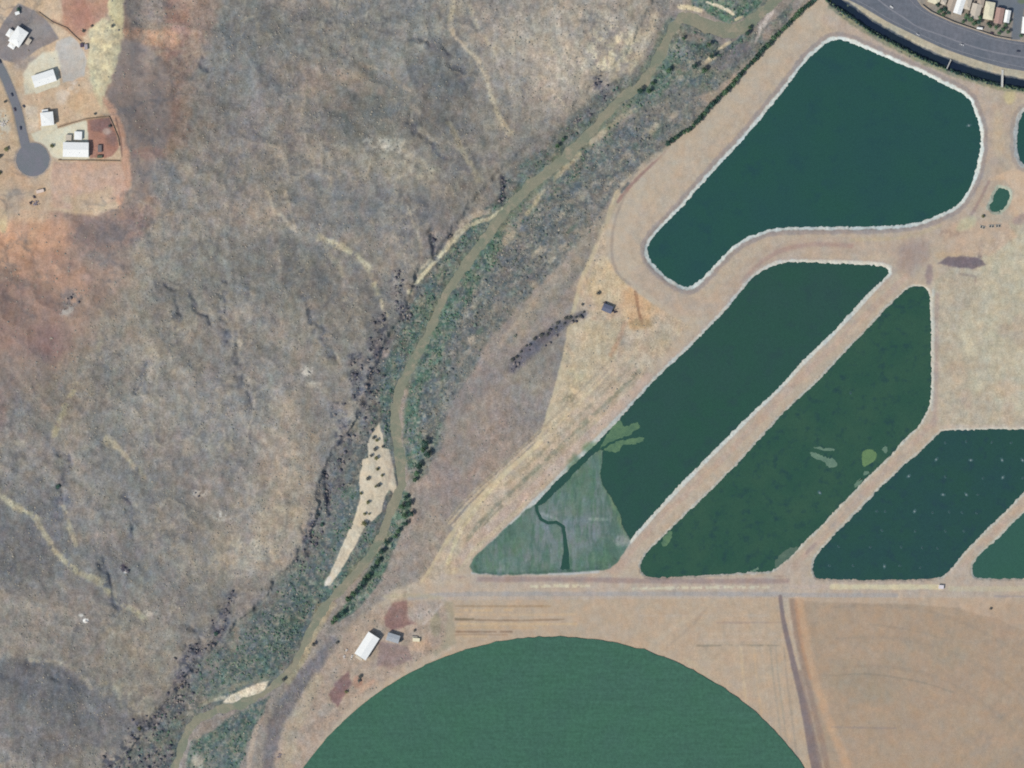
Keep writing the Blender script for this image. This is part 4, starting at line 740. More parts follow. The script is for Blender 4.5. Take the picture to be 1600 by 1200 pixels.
def disc_road():
    r = chaikin(ROAD_L, 2, False); mb = MB(); n = 40
    o = ribbon('road', ROAD_L[:-1]+[(44,236)], [13,13,13,13,13,13,13,14,15], 16.02, asph2, 'grey residential street ending in a round cul-de-sac', th=.3)
    pts = [W(53+26.3*math.cos(2*math.pi*k/n)*(.98+.02*math.cos(4*k)), 250+26*math.sin(2*math.pi*k/n)) for k in range(n)]
    mb.prism(pts, 15.6, 16.03); c = mb.build('road', asph2); tag(c, 'round grey cul-de-sac at the end of the residential street', kind='structure')
    kb = MB(); kv = []; kf = []
    for k in range(n+1):
        a_ = 2*math.pi*k/n
        if 3.35 < (a_ % (2*math.pi)) < 3.35 + 1.15: continue
        for rr, z in ((26.4, 15.8), (26.4, 16.16), (27.0, 16.16), (27.0, 15.8)): kv.append((*W(53+rr*math.cos(a_), 250+rr*.99*math.sin(a_)), z))
    nn = len(kv)//4
    for k in range(nn-1):
        if math.dist(kv[4*k], kv[4*k+4]) > 9: continue
        for q in range(4): kf.append((4*k+q, 4*k+(q+1) % 4, 4*k+4+(q+1) % 4, 4*k+4+q))
    kb.add(kv, kf); o = kb.build('kerb', surf('kerb_concrete', (176,168,158))); tag(o, 'pale kerb round the cul-de-sac', kind='structure')
disc_road()

# ================================================================== scattered vegetation and rocks (nobody could count these)
def ico(n):
    import bmesh
    bm = bmesh.new(); bmesh.ops.create_icosphere(bm, subdivisions=n, radius=1); bm.verts.ensure_lookup_table()
    v = np.array([v.co[:] for v in bm.verts]); f = np.array([[x.index for x in q.verts] for q in bm.faces]); bm.free(); return v, f
I0 = np.array([(math.cos(k*1.0472)*(1 if q == 0 else .7), math.sin(k*1.0472)*(1 if q == 0 else .7), -.5 if q == 0 else .45) for q in (0, 1) for k in range(6)]+[(0,0,1.0)])
F0 = np.array([f for k in range(6) for f in ((k,(k+1)%6,6+k),((k+1)%6,6+(k+1)%6,6+k),(6+k,6+(k+1)%6,12))])
I1, F1 = ico(1); I2, F2 = ico(2)
def sample(dens, n, lo=(0, 0), hi=(1600, 1200)):
    xs = lo[0]-25 + rng.rand(n)*(hi[0]-lo[0]+50); ys = lo[1]-25 + rng.rand(n)*(hi[1]-lo[1]+50)
    i = ((xs-gx[0])/STEP).astype(int); j = ((ys-gy[0])/STEP).astype(int)
    k = rng.rand(n) < dens[j, i]; return xs[k], ys[k]
def scatter(name, xs, ys, r, base, fb, mat, cols, label, cat, squash=.75, sink=.3, jit=.28, chunk=0):
    n = len(xs); nv = len(base)
    h = hgt(xs, ys); wx, wy = W(xs, ys)
    sc = r[:, None, None]*np.stack([.8+.5*rng.rand(n), .8+.5*rng.rand(n), squash*(.7+.6*rng.rand(n))], -1)[:, None, :]
    th = rng.rand(n)*6.28; c, s_ = np.cos(th), np.sin(th)
    b = base[None]*(1+(rng.rand(n, nv, 1)-.5)*2*jit)*sc
    x = b[..., 0]*c[:, None]-b[..., 1]*s_[:, None]; y = b[..., 0]*s_[:, None]+b[..., 1]*c[:, None]
    Vv = np.stack([x+wx[:, None], y+wy[:, None], b[..., 2]+(h+r*squash*(1-sink))[:, None]], -1).reshape(-1, 3)
    Ff = (fb[None]+(np.arange(n)*nv)[:, None, None]).reshape(-1, 3)
    me = np_mesh(name, Vv, Ff, mat)
    pick = A0(cols)[rng.randint(0, len(cols), n)]*(.8+.4*rng.rand(n, 1))
    set_col(me, 'tint', np.repeat(pick, nv, 0)*(.82+.36*rng.rand(n*nv, 1)))
    o = link(bpy.data.objects.new(name, me)); tag(o, label, cat, kind='stuff'); return o
def A0(cols): return np.array([A(c) for c in cols])
thick = leafy('thicket_leaves', (70,96,84), (96,122,98), attr='tint'); dry = leafy('dry_scrub', (110,106,96), (132,124,108), attr='tint')
rockm, t, b = new_mat('basalt'); at = t.nodes.new('ShaderNodeAttribute'); at.attribute_name = 'tint'; nn_ = noise(t, coords(t), 1.5, 3)
t.links.new(vmul(t, at.outputs['Color'], ramp(t, nn_.outputs[0], .75, 1.25)), b.inputs['Base Color'])

blocked = (poly_sd(X, Y, HW_S+HW_N[::-1]) < 4) | (rd < 1) | (ccd < 3) | (line_sd(X, Y, ROAD_L, 16) < 1) | (np.hypot(X-53, Y-250) < 29) | (poly_sd(X, Y, HW_N+[(1665,-70)]) < 0)
for p_ in (POND1, POND2, POND3, POND4, POND5, POND6, POND7): 
    sl = window(p_, 8); blocked[sl] |= poly_sd(X[sl], Y[sl], p_) < 5
for cx, cy, r_ in ((28,62,22),(69,121,26),(77,187,16),(122,225,30),(157,237,10),(574,1008,26),(615,996,16),(651,1000,9),(948,481,13)): blocked |= np.hypot(X-cx, Y-cy) < r_
okm = (~blocked).astype(np.float32)
bush *= okm; scrub *= okm; rocks *= okm
clump = sst(.38, .58, fbm(X, Y, 11, 10, 3, .6))
patchy = sst(.36, .6, fbm(X, Y, 34, 5, 3, .6))
fine = sst(.42, .6, fbm(X, Y, 4.5, 3, 2, .6))
xs, ys = sample(bush**1.4*(.1+.9*clump)*(.25+.75*patchy)*(.15+.85*fine), 420000)
xs, ys = xs[:38000], ys[:38000]; nr_ = near[((ys-gy[0])/STEP).astype(int), ((xs-gx[0])/STEP).astype(int)]; k_ = nr_ > .45; xg, yg = xs[k_], ys[k_]; kk = rng.rand(len(xs)) < .75; xs, ys = xs[~k_ & kk], ys[~k_ & kk]
scatter('thicket', xg, yg, .6+1.0*rng.rand(len(xg))**2.2, I0, F0, thick, [(78,106,90),(90,116,98),(84,102,98),(72,94,92),(108,124,104),(98,112,104)], 'green thicket crowding both river banks', 'thicket', squash=.55, jit=.4)
scatter('thicket', xs, ys, (.55+.9*rng.rand(len(xs))**2.5+.8*(rng.rand(len(xs)) < .04))*(.85+.5*bush[((ys-gy[0])/STEP).astype(int), ((xs-gx[0])/STEP).astype(int)]), I0, F0, thick, [(104,110,106),(112,116,108),(104,106,112),(96,102,108),(122,122,112),(130,126,118),(100,112,104),(114,112,112)], 'patchy grey brush on the terrace above the river', 'thicket', squash=.5, jit=.4)
clump2 = sst(.42, .62, fbm(X, Y, 26, 12, 4, .65))
xs, ys = sample(scrub*(.1+.9*clump2)*.6, 150000); xs, ys = xs[:32000], ys[:32000]
scatter('scrub', xs, ys, .45+.7*rng.rand(len(xs))**2.5, I0, F0, dry, [(138,136,128),(148,142,132),(130,132,126),(156,148,136),(126,128,128)], 'low dry desert scrub dotting the hills and river plain', 'scrub', squash=.45)
xs, ys = sample(rocks, 90000); xs, ys = xs[:9000], ys[:9000]
scatter('basalt_rubble', xs, ys, .5+1.7*rng.rand(len(xs))**2, I1, F1, rockm, [(116,112,116),(100,98,106),(134,126,124),(86,86,98)], 'dark basalt rubble along the broken escarpment', 'rubble', squash=.7, jit=.35)
# reeds on the canal's southern lip
cp = np.array(chaikin(CANAL, 2, False)); k = rng.randint(0, len(cp)-1, 1000); u = rng.rand(1000)
px = cp[k, 0]*(1-u)+cp[k+1, 0]*u; py = cp[k, 1]*(1-u)+cp[k+1, 1]*u; dxy = cp[k+1]-cp[k]; dxy /= np.hypot(dxy[:, 0], dxy[:, 1])[:, None]+1e-9
o_ = 5.5+rng.rand(1000)**1.3*5.0; px = px-dxy[:, 1]*o_; py = py+dxy[:, 0]*o_
kk = (np.abs(px-1483) > 3) & (np.abs(px-1567) > 4); px, py = px[kk], py[kk]
scatter('canal_reeds', px, py, .6+.9*rng.rand(len(px)), I1, F1, thick, [(62,86,78),(76,100,80),(100,116,92),(50,72,70),(56,70,80)], 'green reeds along the pond side of the canal', 'reeds', squash=1.0)
o_ = 5+rng.rand(len(px))*2.0; px2 = px-0; kq = rng.rand(len(px)) < .35
# ================================================================== countable trees and shrubs
bark = surf('bark', (104,92,80), sc=2, rough=.95)
def tree_meshes(seed, hgt_=6.0, rad=2.6, leaves=520):
    r = np.random.RandomState(seed); mb = MB(); th = hgt_*.45
    mb.tube((0,0,-.5), (r.randn()*.15, r.randn()*.15, th), .28, .17, 7)
    tips = []
    for k in range(6):
        a_ = k*1.05+r.rand(); q = (math.cos(a_)*rad*.6, math.sin(a_)*rad*.6, th+hgt_*(.15+.3*r.rand())); mb.tube((0,0,th*(.6+.35*r.rand())), q, .13, .04, 5); tips.append(q)
    tips.append((0,0,hgt_*.85)); trunk = mb.mesh('trunk', bark)
    n = leaves; ti = r.randint(0, len(tips), n); c = np.array(tips)[ti]
    d = r.randn(n, 3); d /= np.linalg.norm(d, axis=1)[:, None]; rr = rad*.55*(.45+.6*r.rand(n, 1)); c = c+d*rr*np.array([1, 1, .8])
    nrm = d+r.randn(n, 3)*.5; nrm /= np.linalg.norm(nrm, axis=1)[:, None]; u = np.cross(nrm, r.randn(n, 3)); u /= np.linalg.norm(u, axis=1)[:, None]; w = np.cross(nrm, u)
    sz = (.28+.3*r.rand(n, 1)); V = np.stack([c-u*sz, c-w*sz*.6, c+u*sz, c+w*sz*.6], 1).reshape(-1, 3)
    return trunk, V, np.arange(n*4).reshape(n, 4)
lm = dict(g=leafy('tree_leaves', (78,106,88), (104,134,100), 1.2), d=leafy('dark_tree_leaves', (60,86,84), (78,108,92), 1.2), o=leafy('olive_leaves', (100,106,76), (124,124,92), 1.2), t=leafy('dark_shrub_leaves', (88,92,94), (108,110,104), 1.2))
TM = {}
for key in lm:
    for v in range(3):
        tr, V, F = tree_meshes(v*7+len(key)); TM[key, v] = (tr, np_mesh('crown', V, F, lm[key]))
def tree(x, y, size, key, label, group, name='tree', cat='tree', hf=1.0):
    v = random.randrange(3); tr, cr = TM[key, v]
    e_ = empty(name, G(x, y), random.random()*6.28); s_ = size*S/5.2; e_.scale = (s_, s_, s_*hf)
    if name == 'tree': link(bpy.data.objects.new('trunk', tr), e_)
    else: link(bpy.data.objects.new('stem', tr), e_)
    link(bpy.data.objects.new('crown', cr), e_); tag(e_, label, cat, group)
    return e_
ORD = ['first','second','third','fourth','fifth','sixth','seventh','eighth','ninth','tenth','eleventh','twelfth','thirteenth','fourteenth','fifteenth','sixteenth','seventeenth','eighteenth','nineteenth','twentieth']
def ordn(k):
    if k < 20: return ORD[k]
    tens = {2:'twenty',3:'thirty',4:'forty',5:'fifty',6:'sixty'}[(k+1)//10]; r_ = (k+1) % 10
    return (tens+'-'+ORD[r_-1]) if r_ else {20:'twentieth',30:'thirtieth',40:'fortieth',50:'fiftieth',60:'sixtieth'}[k+1]
ROW = [(1276,-6),(1269,3),(1258,12),(1250,19),(1238,31),(1227,42),(1218,51),(1209,60),(1200,70),(1190,80),(1178,93),(1169,103),(1160,111),(1152,123),(1145,132),(1135,142),(1124,152),(1115,161),(1107,168),(1095,184),(1080,200),(1064,210),(1050,220),(1040,228)]
rp = []
for k in range(len(ROW)-1):
    a_, b_ = ROW[k], ROW[k+1]; L = math.dist(a_, b_); nst = max(1, round(L/5.6))
    for q in range(nst): rp.append((a_[0]+(b_[0]-a_[0])*q/nst, a_[1]+(b_[1]-a_[1])*q/nst))
rp = [p for p in rp if p[1] > -4]
for k, (x, y) in enumerate(rp):
    tree(x+random.uniform(-1.3, 1.3), y+random.uniform(-1.3, 1.3), random.uniform(6, 9.5), random.choice('gdd'), 'green tree in the row beside the big pond embankment, %s from the top' % ordn(k), 'trees lining the embankment')
RT = [(664,693,12,'d'),(668,710,11,'d'),(661,702,9,'g'),(655,728,10,'d'),(651,740,9,'g'),(648,750,7,'g'),(634,778,8,'d'),(638,788,10,'d'),(628,792,9,'g'),(642,803,9,'d'),(632,806,9,'g'),(634,818,8,'d'),(622,830,8,'g'),(618,838,7,'g'),(604,848,9,'d'),(596,862,9,'d'),(590,878,9,'g'),(583,888,9,'d'),(575,900,8,'g'),(569,908,11,'d'),(563,918,9,'d'),(552,928,9,'g'),(544,936,9,'g'),(535,958,9,'d'),(524,966,9,'g'),(520,972,7,'g'),(1000,142,9,'d'),(1014,142,8,'g'),(1020,130,7,'g'),(880,218,6,'g'),(871,228,7,'g'),(1045,110,9,'g'),(1085,104,9,'d'),(1100,110,9,'g'),(1068,60,6,'g'),(1112,88,8,'d'),(1108,70,7,'g'),(1168,52,7,'d'),(1172,43,6,'g'),(490,1007,6,'t'),(443,1062,6,'t')]
for k, (x, y, r_, c) in enumerate(RT):
    seg = 'below the sand bar' if y > 815 and x > 500 else ('beside the sand bar' if 680 < y <= 815 else ('on the lower river bank' if y > 980 else 'on the upper river bend'))
    tree(x, y, r_, c, 'leafy %s tree %s, %s downstream of its group' % ({'d':'dark green','g':'mid green','t':'dull grey-green'}[c], seg, ORD[k % 20] if k < 20 else ordn(k-20)), 'trees along the river')
def shr(x, y, r_, c, label, group='shrubs standing alone'): tree(x, y, r_, c, label, group, 'shrub', 'shrub', .55)
SB = [(586,702,6,'t'),(580,712,5,'t'),(588,716,6,'o'),(590,733,5,'o'),(575,748,6,'t'),(597,743,4.5,'o'),(592,758,6,'t'),(587,760,4,'o'),(564,771,5,'o'),(575,785,6,'o'),(570,803,5,'o'),(577,803,3.5,'o'),(569,818,8,'o'),(598,698,4,'t'),(584,684,5,'t'),(589,688,5,'o')]
for k, (x, y, r_, c) in enumerate(sorted(SB, key=lambda p: p[1])): shr(x, y, r_, c, 'dark shrub on the pale sand bar, %s from its upper end' % ORD[k], 'shrubs on the sand bar')
LN_ = [(912,490),(906,492),(899,495),(892,498),(886,500),(879,505),(873,508),(866,513),(860,516),(853,521),(846,526),(838,530),(830,537),(822,543),(814,549),(806,557),(799,563)]
for k, (x, y) in enumerate(LN_): shr(x+random.uniform(-3.2, 3.2), y+random.uniform(-3.2, 3.2), random.uniform(3.2, 6.2), 't', 'grey scrub bush in the dark line across the plain, %s from the dark shed' % ORD[k], 'bushes along the dry ditch')
for x, y, r_, c, lb in ((83,229,6,'o','lone olive shrub in the pale yard beside the cul-de-sac'),(12,234,7,'o','round olive shrub on orange dirt left of the cul-de-sac'),(2,245,6,'t','dark shrub at the left edge beside the cul-de-sac'),(1,271,6,'o','olive shrub on the left edge below the cul-de-sac'),(10,160,4.5,'t','small dark shrub on the dirt left of the street'),(31,16,6.5,'d','dark green bush at the tip of the grey gravel yard'),(150,179,4,'t','tiny dark shrub above the red walled yard'),(132,50,4.5,'t','dark shrub where red dirt meets the pale slope'),(177,42,5,'t','dark shrub on the yellowish slope behind the yards'),(145,42,4,'t','small shrub on the red dirt near the pale slope'),(92,760,7,'d','lone dark bush on the grey western hillside'),(338,990,7,'d','black round bush high above the lower river bend'),(218,1138,6,'o','olive bush amid basalt above the lower bend'),(563,1057,6,'t','dark shrub on the red soil south of the barn'),(561,1063,5,'t','second dark shrub just below the one south of the barn'),(541,1081,5,'o','olive shrub on red soil nearest the crop edge'),(527,1004,5,'t','dark shrub west of the white barn beside the old track'),(1548,951,4,'t','single dark bush on the bare tan field margin'),(173,198,5,'t','dark shrub inside the red walled yard'),(503,820,6,'d','dark bush at the foot of the shaded cliff'),(495,806,6,'t','grey bush at the cliff end above the river flats'),(1536,338,5,'o','olive shrub beside the tiny pond track'),(910,476,4,'t','grey bush between the trail and the dark shed'),(935,458,6,'t','sparse grey bush above the dark shed'),(648,985,4,'t','small dark shrub behind the farm trailer')):
    shr(x, y, r_, c, lb)
YT = [(1465,8,7),(1468,18,8),(1476,15,8),(1474,23,6),(1482,20,7),(1505,34,6),(1510,26,9),(1516,31,9),(1522,37,8),(1529,35,8),(1531,28,7),(1544,37,6),(1547,41,6),(1556,43,7),(1561,52,6),(1567,46,7),(1571,39,7),(1575,50,6),(1577,33,5),(1595,56,6)]
for k, (x, y, r_) in enumerate(YT): tree(x, y, r_, random.choice('gdg'), 'garden tree behind the houses by the highway wall, %s from the left' % ORD[k], 'garden trees behind the houses')

# ================================================================== buildings
def rooftone(name, c, c2=None):
    """ribbed metal or tile roof"""
    if name in _mats: return _mats[name]
    m, t, b = new_mat(name); v = coords(t); w = t.nodes.new('ShaderNodeTexWave'); w.inputs['Scale'].default_value = 1.6; w.inputs['Distortion'].default_value = .3
    t.links.new(v, w.inputs[0]); n = noise(t, v, .35, 4); col = mix(t, ramp(t, n.outputs[0], 0, 1), tuple(A(c)), tuple(A(c2 or [q*.93 for q in c])))
    col = vmul(t, col, ramp(t, w.outputs['Fac'], .94, 1.0, 0, 1)); t.links.new(col, b.inputs['Base Color']); b.inputs['Roughness'].default_value = .6
    bump(t, b, w.outputs['Fac'], .3, .05); _mats[name] = m; return m
white_r = rooftone('white_metal_roof', (244,246,246), (236,238,238)); beige_r = rooftone('beige_tile_roof', (204,194,180)); tan_r = rooftone('tan_tile_roof', (184,170,156)); red_r = rooftone('terracotta_roof', (178,148,140)); grey_r = rooftone('grey_metal_roof', (168,174,182)); navy_r = rooftone('dark_metal_roof', (104,110,132)); yel_r = rooftone('cream_roof', (228,222,196))
stucco = surf('stucco', (206,196,180), sc=.8); steel_w = surf('pale_steel_siding', (210,210,206), sc=.8); glass = surf('window_glass', (50,60,72), rough=.2, spec=.5); door_m = surf('door_paint', (120,92,74)); conc = surf('concrete_slab', (214,209,190), sc=.3); block = surf('block_wall', (166,146,126), sc=1)
def house(x, y, w, d, ang, h, rise, roof, wall, label, kind='gable', name='house', cat='house', over=.5, vents=1, group=None):
    """w, d in map units; w runs along the ridge"""
    z = float(hgt(x, y)); e_ = empty(name, (*W(x, y), z), math.radians(ang)); hx, hy = w*S/2-over, d*S/2-over; h *= 1.25
    mb = MB()
    if kind == 'gable': mb.prism([(-hx,-hy),(hx,-hy),(hx,hy),(-hx,hy)], -.5, h-.02); mb.add([(-hx,-hy,h-.02),(-hx,hy,h-.02),(-hx,0,h+rise-.05),(hx,-hy,h-.02),(hx,hy,h-.02),(hx,0,h+rise-.05)], [(0,2,1),(3,4,5)])
    else: mb.box(-hx,-hy,-.5,hx,hy,h-.02)
    mb.build('wall', wall, e_)
    rb = MB(); (rb.gable if kind == 'gable' else rb.hip)(hx, hy, h, rise, over); r_ = rb.build('roof', roof, e_)
    for k in range(vents):
        px_ = -hx*.5+k*hx*.8; v = MB(); v.cyl(px_, -hy*.45, h+rise*.45, h+rise*.55+.7, .28, n=8); v.build('vent', surf('vent_metal', (150,152,156)), r_)
    dm = MB(); dm.box(-.5, -hy-.06, 0, .5, -hy-.003, 2.1); dd = dm.build('door', door_m, e_); hm = MB(); hm.box(.32, -hy-.12, 1.0, .4, -hy-.061, 1.08); hm.build('handle', surf('vent_metal', (150,152,156)), dd)
    for sx in (-.6, .6):
        wm = MB(); wm.box(sx*hx-.8, -hy-.05, 1.0, sx*hx+.8, -hy-.003, 2.2); wm.build('window', glass, e_)
        wm = MB(); wm.box(sx*hx-.8, hy+.003, 1.0, sx*hx+.8, hy+.05, 2.2); wm.build('window', glass, e_)
    tag(e_, label, cat, group); return e_
# top-left lots
hA = house(31,59,28,20,57,4.2,1.5,white_r,stucco,'white roofed house in the dark gravel yard','hip',vents=2)
def wing(par, lx, ly, w, d, h, rise, roof, wall, nm='wing'):
    mb = MB(); mb.box(lx-w/2+.3, ly-d/2+.3, -.5, lx+w/2-.3, ly+d/2-.3, h); mb.build(nm, wall, par); rb = MB(); rb.hip(w/2-.3, d/2-.3, h+.004, rise, .3); rb.v = [(a+lx, b+ly, c) for a, b, c in rb.v]; rb.build('wing_roof', roof, par)
wing(hA, -2, 11.5, 10, 7, 3.2, .9, white_r, stucco); wing(hA, -13.5, 1, 7, 9, 3.4, 1.0, white_r, stucco)
house(46.5,66.5,10,6.5,57,2.6,.6,beige_r,stucco,'small pale guest house right of the white roofed house','hip','outbuilding','outbuilding',over=.3,vents=0)
house(29,22,7,5,20,2.2,.3,white_r,steel_w,'tiny white shed at the tip of the grey yard','gable','shed','shed',over=.2,vents=0)
hB = house(71,124,36,19,18,4.6,1.2,white_r,steel_w,'long white metal building beside the light grey gravel lot','gable',vents=2)
hC = house(76,187,20,21,6,5.2,.9,white_r,stucco,'square white roofed house above the cul-de-sac','hip',vents=1)
wing(hC, -2, 9.6, 8, 5, 3, .5, white_r, stucco)
hD = house(120.5,235,40,23,-1,4.4,1.3,white_r,steel_w,'widest white metal building beside the cul-de-sac','gable',vents=3)
house(124,213,12,13,-2,2.6,.5,white_r,stucco,'small white annex standing behind the widest white building','hip','outbuilding','outbuilding',over=.3,vents=0)
house(109,216,9,9,-2,2.4,.3,beige_r,stucco,'pale flat outbuilding left of the small white annex','hip','outbuilding','outbuilding',over=.25,vents=0)
# aprons
for pts, lb in (([(50,133),(94,120),(96,133),(58,148)], 'pale concrete apron in front of the long white metal building'), ([(64,198),(90,194),(92,203),(68,206)], 'pale concrete apron below the square white roofed house'), ([(98,246),(140,246),(136,250),(98,250)], 'narrow concrete apron along the widest white building')):
    o = flat_poly('pavement', pts, 16.09, conc, lb, th=.3)
def container(x, y, w, d, h, ang, m_, label, name='container', cat='container'):
    e_ = empty(name, G(x, y), math.radians(ang)); hx, hy = w*S/2, d*S/2
    mb = MB(); mb.box(-hx,-hy,.15,hx,hy,h)
    n = 9
    for k in range(n): xx = -hx+(k+.5)*2*hx/n; mb.box(xx-.1,-hy-.05,.3,xx+.1,-hy-.002,h-.1); mb.box(xx-.1,hy+.002,.3,xx+.1,hy+.05,h-.1)
    mb.build('body', m_, e_); rb = MB(); rb.box(-hx+.1,-hy+.1,h+.003,hx-.1,hy-.1,h+.06); rb.build('roof', m_, e_); db = MB(); db.box(hx+.003,-hy+.15,.3,hx+.06,-.03,h-.15); db.build('door', m_, e_); db = MB(); db.box(hx+.003,.03,.3,hx+.06,hy-.15,h-.15); db.build('door', m_, e_)
    tag(e_, label, cat); return e_
container(157.5,233,6,11,2.6,0,surf('grey_container', (124,118,120)),'grey container standing in the red yard'); container(157.5,245.5,8,4,2.4,0,surf('green_container', (96,104,90)),'dark green container at the foot of the red yard')
container(129.5,72,5,6,2.2,5,surf('dark_container', (88,78,96)),'dark low bin at the corner of the light gravel lot','storage_bin','bin'); 
container(136,74.5,5,8,2.8,5,surf('mauve_trailer', (176,168,176)),'pale boxy trailer beside the dark low bin','trailer','trailer')
container(64.5,299.5,12,5,2.6,14,surf('pinkish_trailer', (224,206,196)),'pinkish white trailer below the cul-de-sac','trailer','trailer')
def pile(x, y, r_, cols, label, name='rubble_pile', cat='rubble', n=26):
    e = G(x, y); vs = []; pts = rng.randn(n, 2)*r_*.45
    mb = MB()
    for px_, py_ in pts:
        s_ = .35+rng.rand()*.7; a_ = rng.rand()*3; c, q = math.cos(a_), math.sin(a_); hh = .3+rng.rand()*1.0
        mb.prism([(px_+(ux*c-uy*q)*s_, py_+(ux*q+uy*c)*s_*.8) for ux, uy in ((-1,-1),(1,-.8),(.9,1),(-1.1,.8))], -.2, hh)
    o = mb.build(name, surf(name+'_'+cols, dict(pale=(214,208,204), grey=(150,142,150), dark=(74,70,82))[cols])); o.location = e; tag(o, label, cat); return o
pile(57,318,4,'grey','grey heap of building debris below the pinkish trailer'); pile(50,318,2.2,'dark','small dark heap left of the grey debris',n=10); pile(56,309,2.2,'dark','small dark heap above the grey debris',n=10)
pile(7,193,5,'pale','white heap of building materials left of the street',n=34); pile(197,893,2.2,'pale','small white rock heap on the grey hillside',n=12); pile(135,970,2.4,'pale','bright white rock heap alone on the western hill',n=12)
# block walls of the lots
def wall_line(pts, h, m_, label, th=.3, name='wall'):
    mb = MB(); n = len(pts); L = []; R = []
    for k in range(n):
        a_ = W(*pts[max(k-1, 0)]); b_ = W(*pts[min(k+1, n-1)]); dx, dy = b_[0]-a_[0], b_[1]-a_[1]; q = math.hypot(dx, dy); x, y = W(*pts[k]); L.append((x-dy/q*th/2, y+dx/q*th/2)); R.append((x+dy/q*th/2, y-dx/q*th/2))
    z = [float(hgt(*p)) for p in pts]; V = []
    for k in range(n): V += [(*L[k], z[k]-.6), (*L[k], z[k]+h), (*R[k], z[k]+h), (*R[k], z[k]-.6)]
    F = [(4*k+q, 4*k+4+q, 4*k+4+(q+1) % 4, 4*k+(q+1) % 4) for k in range(n-1) for q in range(4)] + [(0,1,2,3), (4*n-1,4*n-2,4*n-3,4*n-4)]
    mb.add(V, F); o = mb.build(name, m_); tag(o, label, 'wall'); return o
def dense(pts, st=4):
    q = []
    for a_, b_ in zip(pts[:-1], pts[1:]):
        n = max(1, int(math.dist(a_, b_)/st)); q += [(a_[0]+(b_[0]-a_[0])*k/n, a_[1]+(b_[1]-a_[1])*k/n) for k in range(n)]
    return q+[pts[-1]]
wall_line(dense([(92,251),(140,251.5),(188,252)]), 1.5, block, 'straight block wall below the widest white building'); wall_line(dense([(92,200),(112,194),(135,187),(172,183),(178,196),(186,216),(188,229)]), 1.4, block, 'bent block wall round the red yard')
wall_line(dense([(62,20),(84,36),(106,45),(118,57),(128,66)]), 1.2, block, 'low block wall behind the two grey gravel lots')
# houses beyond the highway
for x, y, w, d, a_, h, rf, st, lb in ((1460,-2,18,15,-20,3.2,yel_r,'hip','cream roofed house furthest left beyond the highway'),(1474,3,9,8,-20,2.6,beige_r,'hip','small pale roofed house beside the cream roofed house'),(1486,9,24,12,72,3.0,tan_r,'gable','narrow tan roofed house above the highway trees'),(1499,9,27,12,72,3.4,white_r,'gable','long white roofed house leaning toward the highway'),(1511,6,18,11,76,3.0,beige_r,'hip','beige roofed house between two white roofed houses'),(1524,18,24,14,76,3.4,beige_r,'gable','pale grey roofed house above the dense garden trees'),(1532,4,14,10,76,3,tan_r,'hip','small tan roof at the upper frame edge beyond the highway'),(1545,17,28,14,80,3.3,yel_r,'hip','large cream roofed house left of the terracotta roof'),(1561,25,25,12,80,3.3,red_r,'gable','terracotta roofed house near the side street'),(1573.5,26,20,8,80,3.3,white_r,'gable','narrow white roofed house at the side street corner'),(1604,40,26,14,85,3.3,white_r,'gable','white roofed house on the right frame edge')):
    house(x, y, w, d*1.1, a_, h, 1.3, rf, stucco, lb, st, over=.3, vents=1, group='houses beyond the highway')
wall_line([(1441,8),(1455,18.5),(1490,34.5),(1525,46.5),(1555,56.5),(1580,61)], 2.2, surf('sound_wall', (178,170,160)), 'long pale sound wall between the highway and the gardens', .35)
house(1530.5,47.5-3.2,9,3.5,-8,2.2,.3,white_r,stucco,'tiny white garden shed against the sound wall','gable','shed','shed',over=.1,vents=0)
# farmstead
barn = house(573.7,1009,40.5,20.5,57.3,5.4,1.6,white_r,steel_w,'large white roofed barn beside the round green crop','gable','barn','barn',over=.4,vents=0)
for k in range(1, 6):
    pass
mb = MB(); mb.box(-19.5,-4,-.3,-17.3,5,2.2); q = mb.build('lean_to', surf('weathered_timber', (120,112,104)), barn); mb = MB(); mb.box(-19.9,-4.3,2.204,-17.0,5.3,2.36); mb.build('lean_to_roof', beige_r, barn)
house(614.5,996.5,20,12.5,-17,4.2,.6,grey_r,steel_w,'grey metal shed with its low roof right of the barn','gable','shed','shed',over=.3,vents=1)
def tank(x, y, r_, h, m_, label):
    e_ = empty('water_tank', G(x, y)); mb = MB(); mb.cyl(0,0,-.2,h,r_,n=20); mb.build('body', m_, e_); c = MB(); c.cyl(0,0,h+.003,h+r_*.25,r_*1.03,r_*.15,n=20); l = c.build('lid', m_, e_); p_ = MB(); p_.cyl(0,0,h+r_*.25+.003,h+r_*.25+.2,r_*.12,n=8); p_.build('cap', m_, l); tag(e_, label, 'tank')
tank(625.5,1000.5,2.0,3.0,surf('dark_tank', (70,78,86)),'dark round tank at the corner of the grey shed')
container(650.5,999.5,11,5.5,2.7,-4,surf('cream_trailer', (236,228,200)),'cream boxy trailer right of the grey shed','trailer','trailer'); container(648,995.5,9,3,1.6,-4,surf('grey_flatbed', (176,170,160)),'low grey flatbed behind the cream trailer','flatbed','flatbed')
pile(541,1016,1.6,'pale','tiny white heap left of the barn',n=8); pile(538,1027,2.2,'pale','pale heap furthest left below the barn',n=10); pile(550,1025.5,2.6,'pale','pale heap nearest the lower corner of the barn',n=12); pile(436,1181,3,'grey','grey heap beside the dark ditch at the lower edge',n=12); pile(563,1063,2,'dark','dark scrap heap on the red soil',n=8)
house(949,482,16,12,-22,3.0,.7,navy_r,surf('dark_timber', (70,66,70)),'small dark roofed shed alone on the tan ground','gable','shed','shed',over=.3,vents=0)
pile(960,486,3,'dark','dark scrap piled at the end of the dark shed',n=14); pile(947,474,3,'dark','dark scrap piled behind the dark shed',n=12)
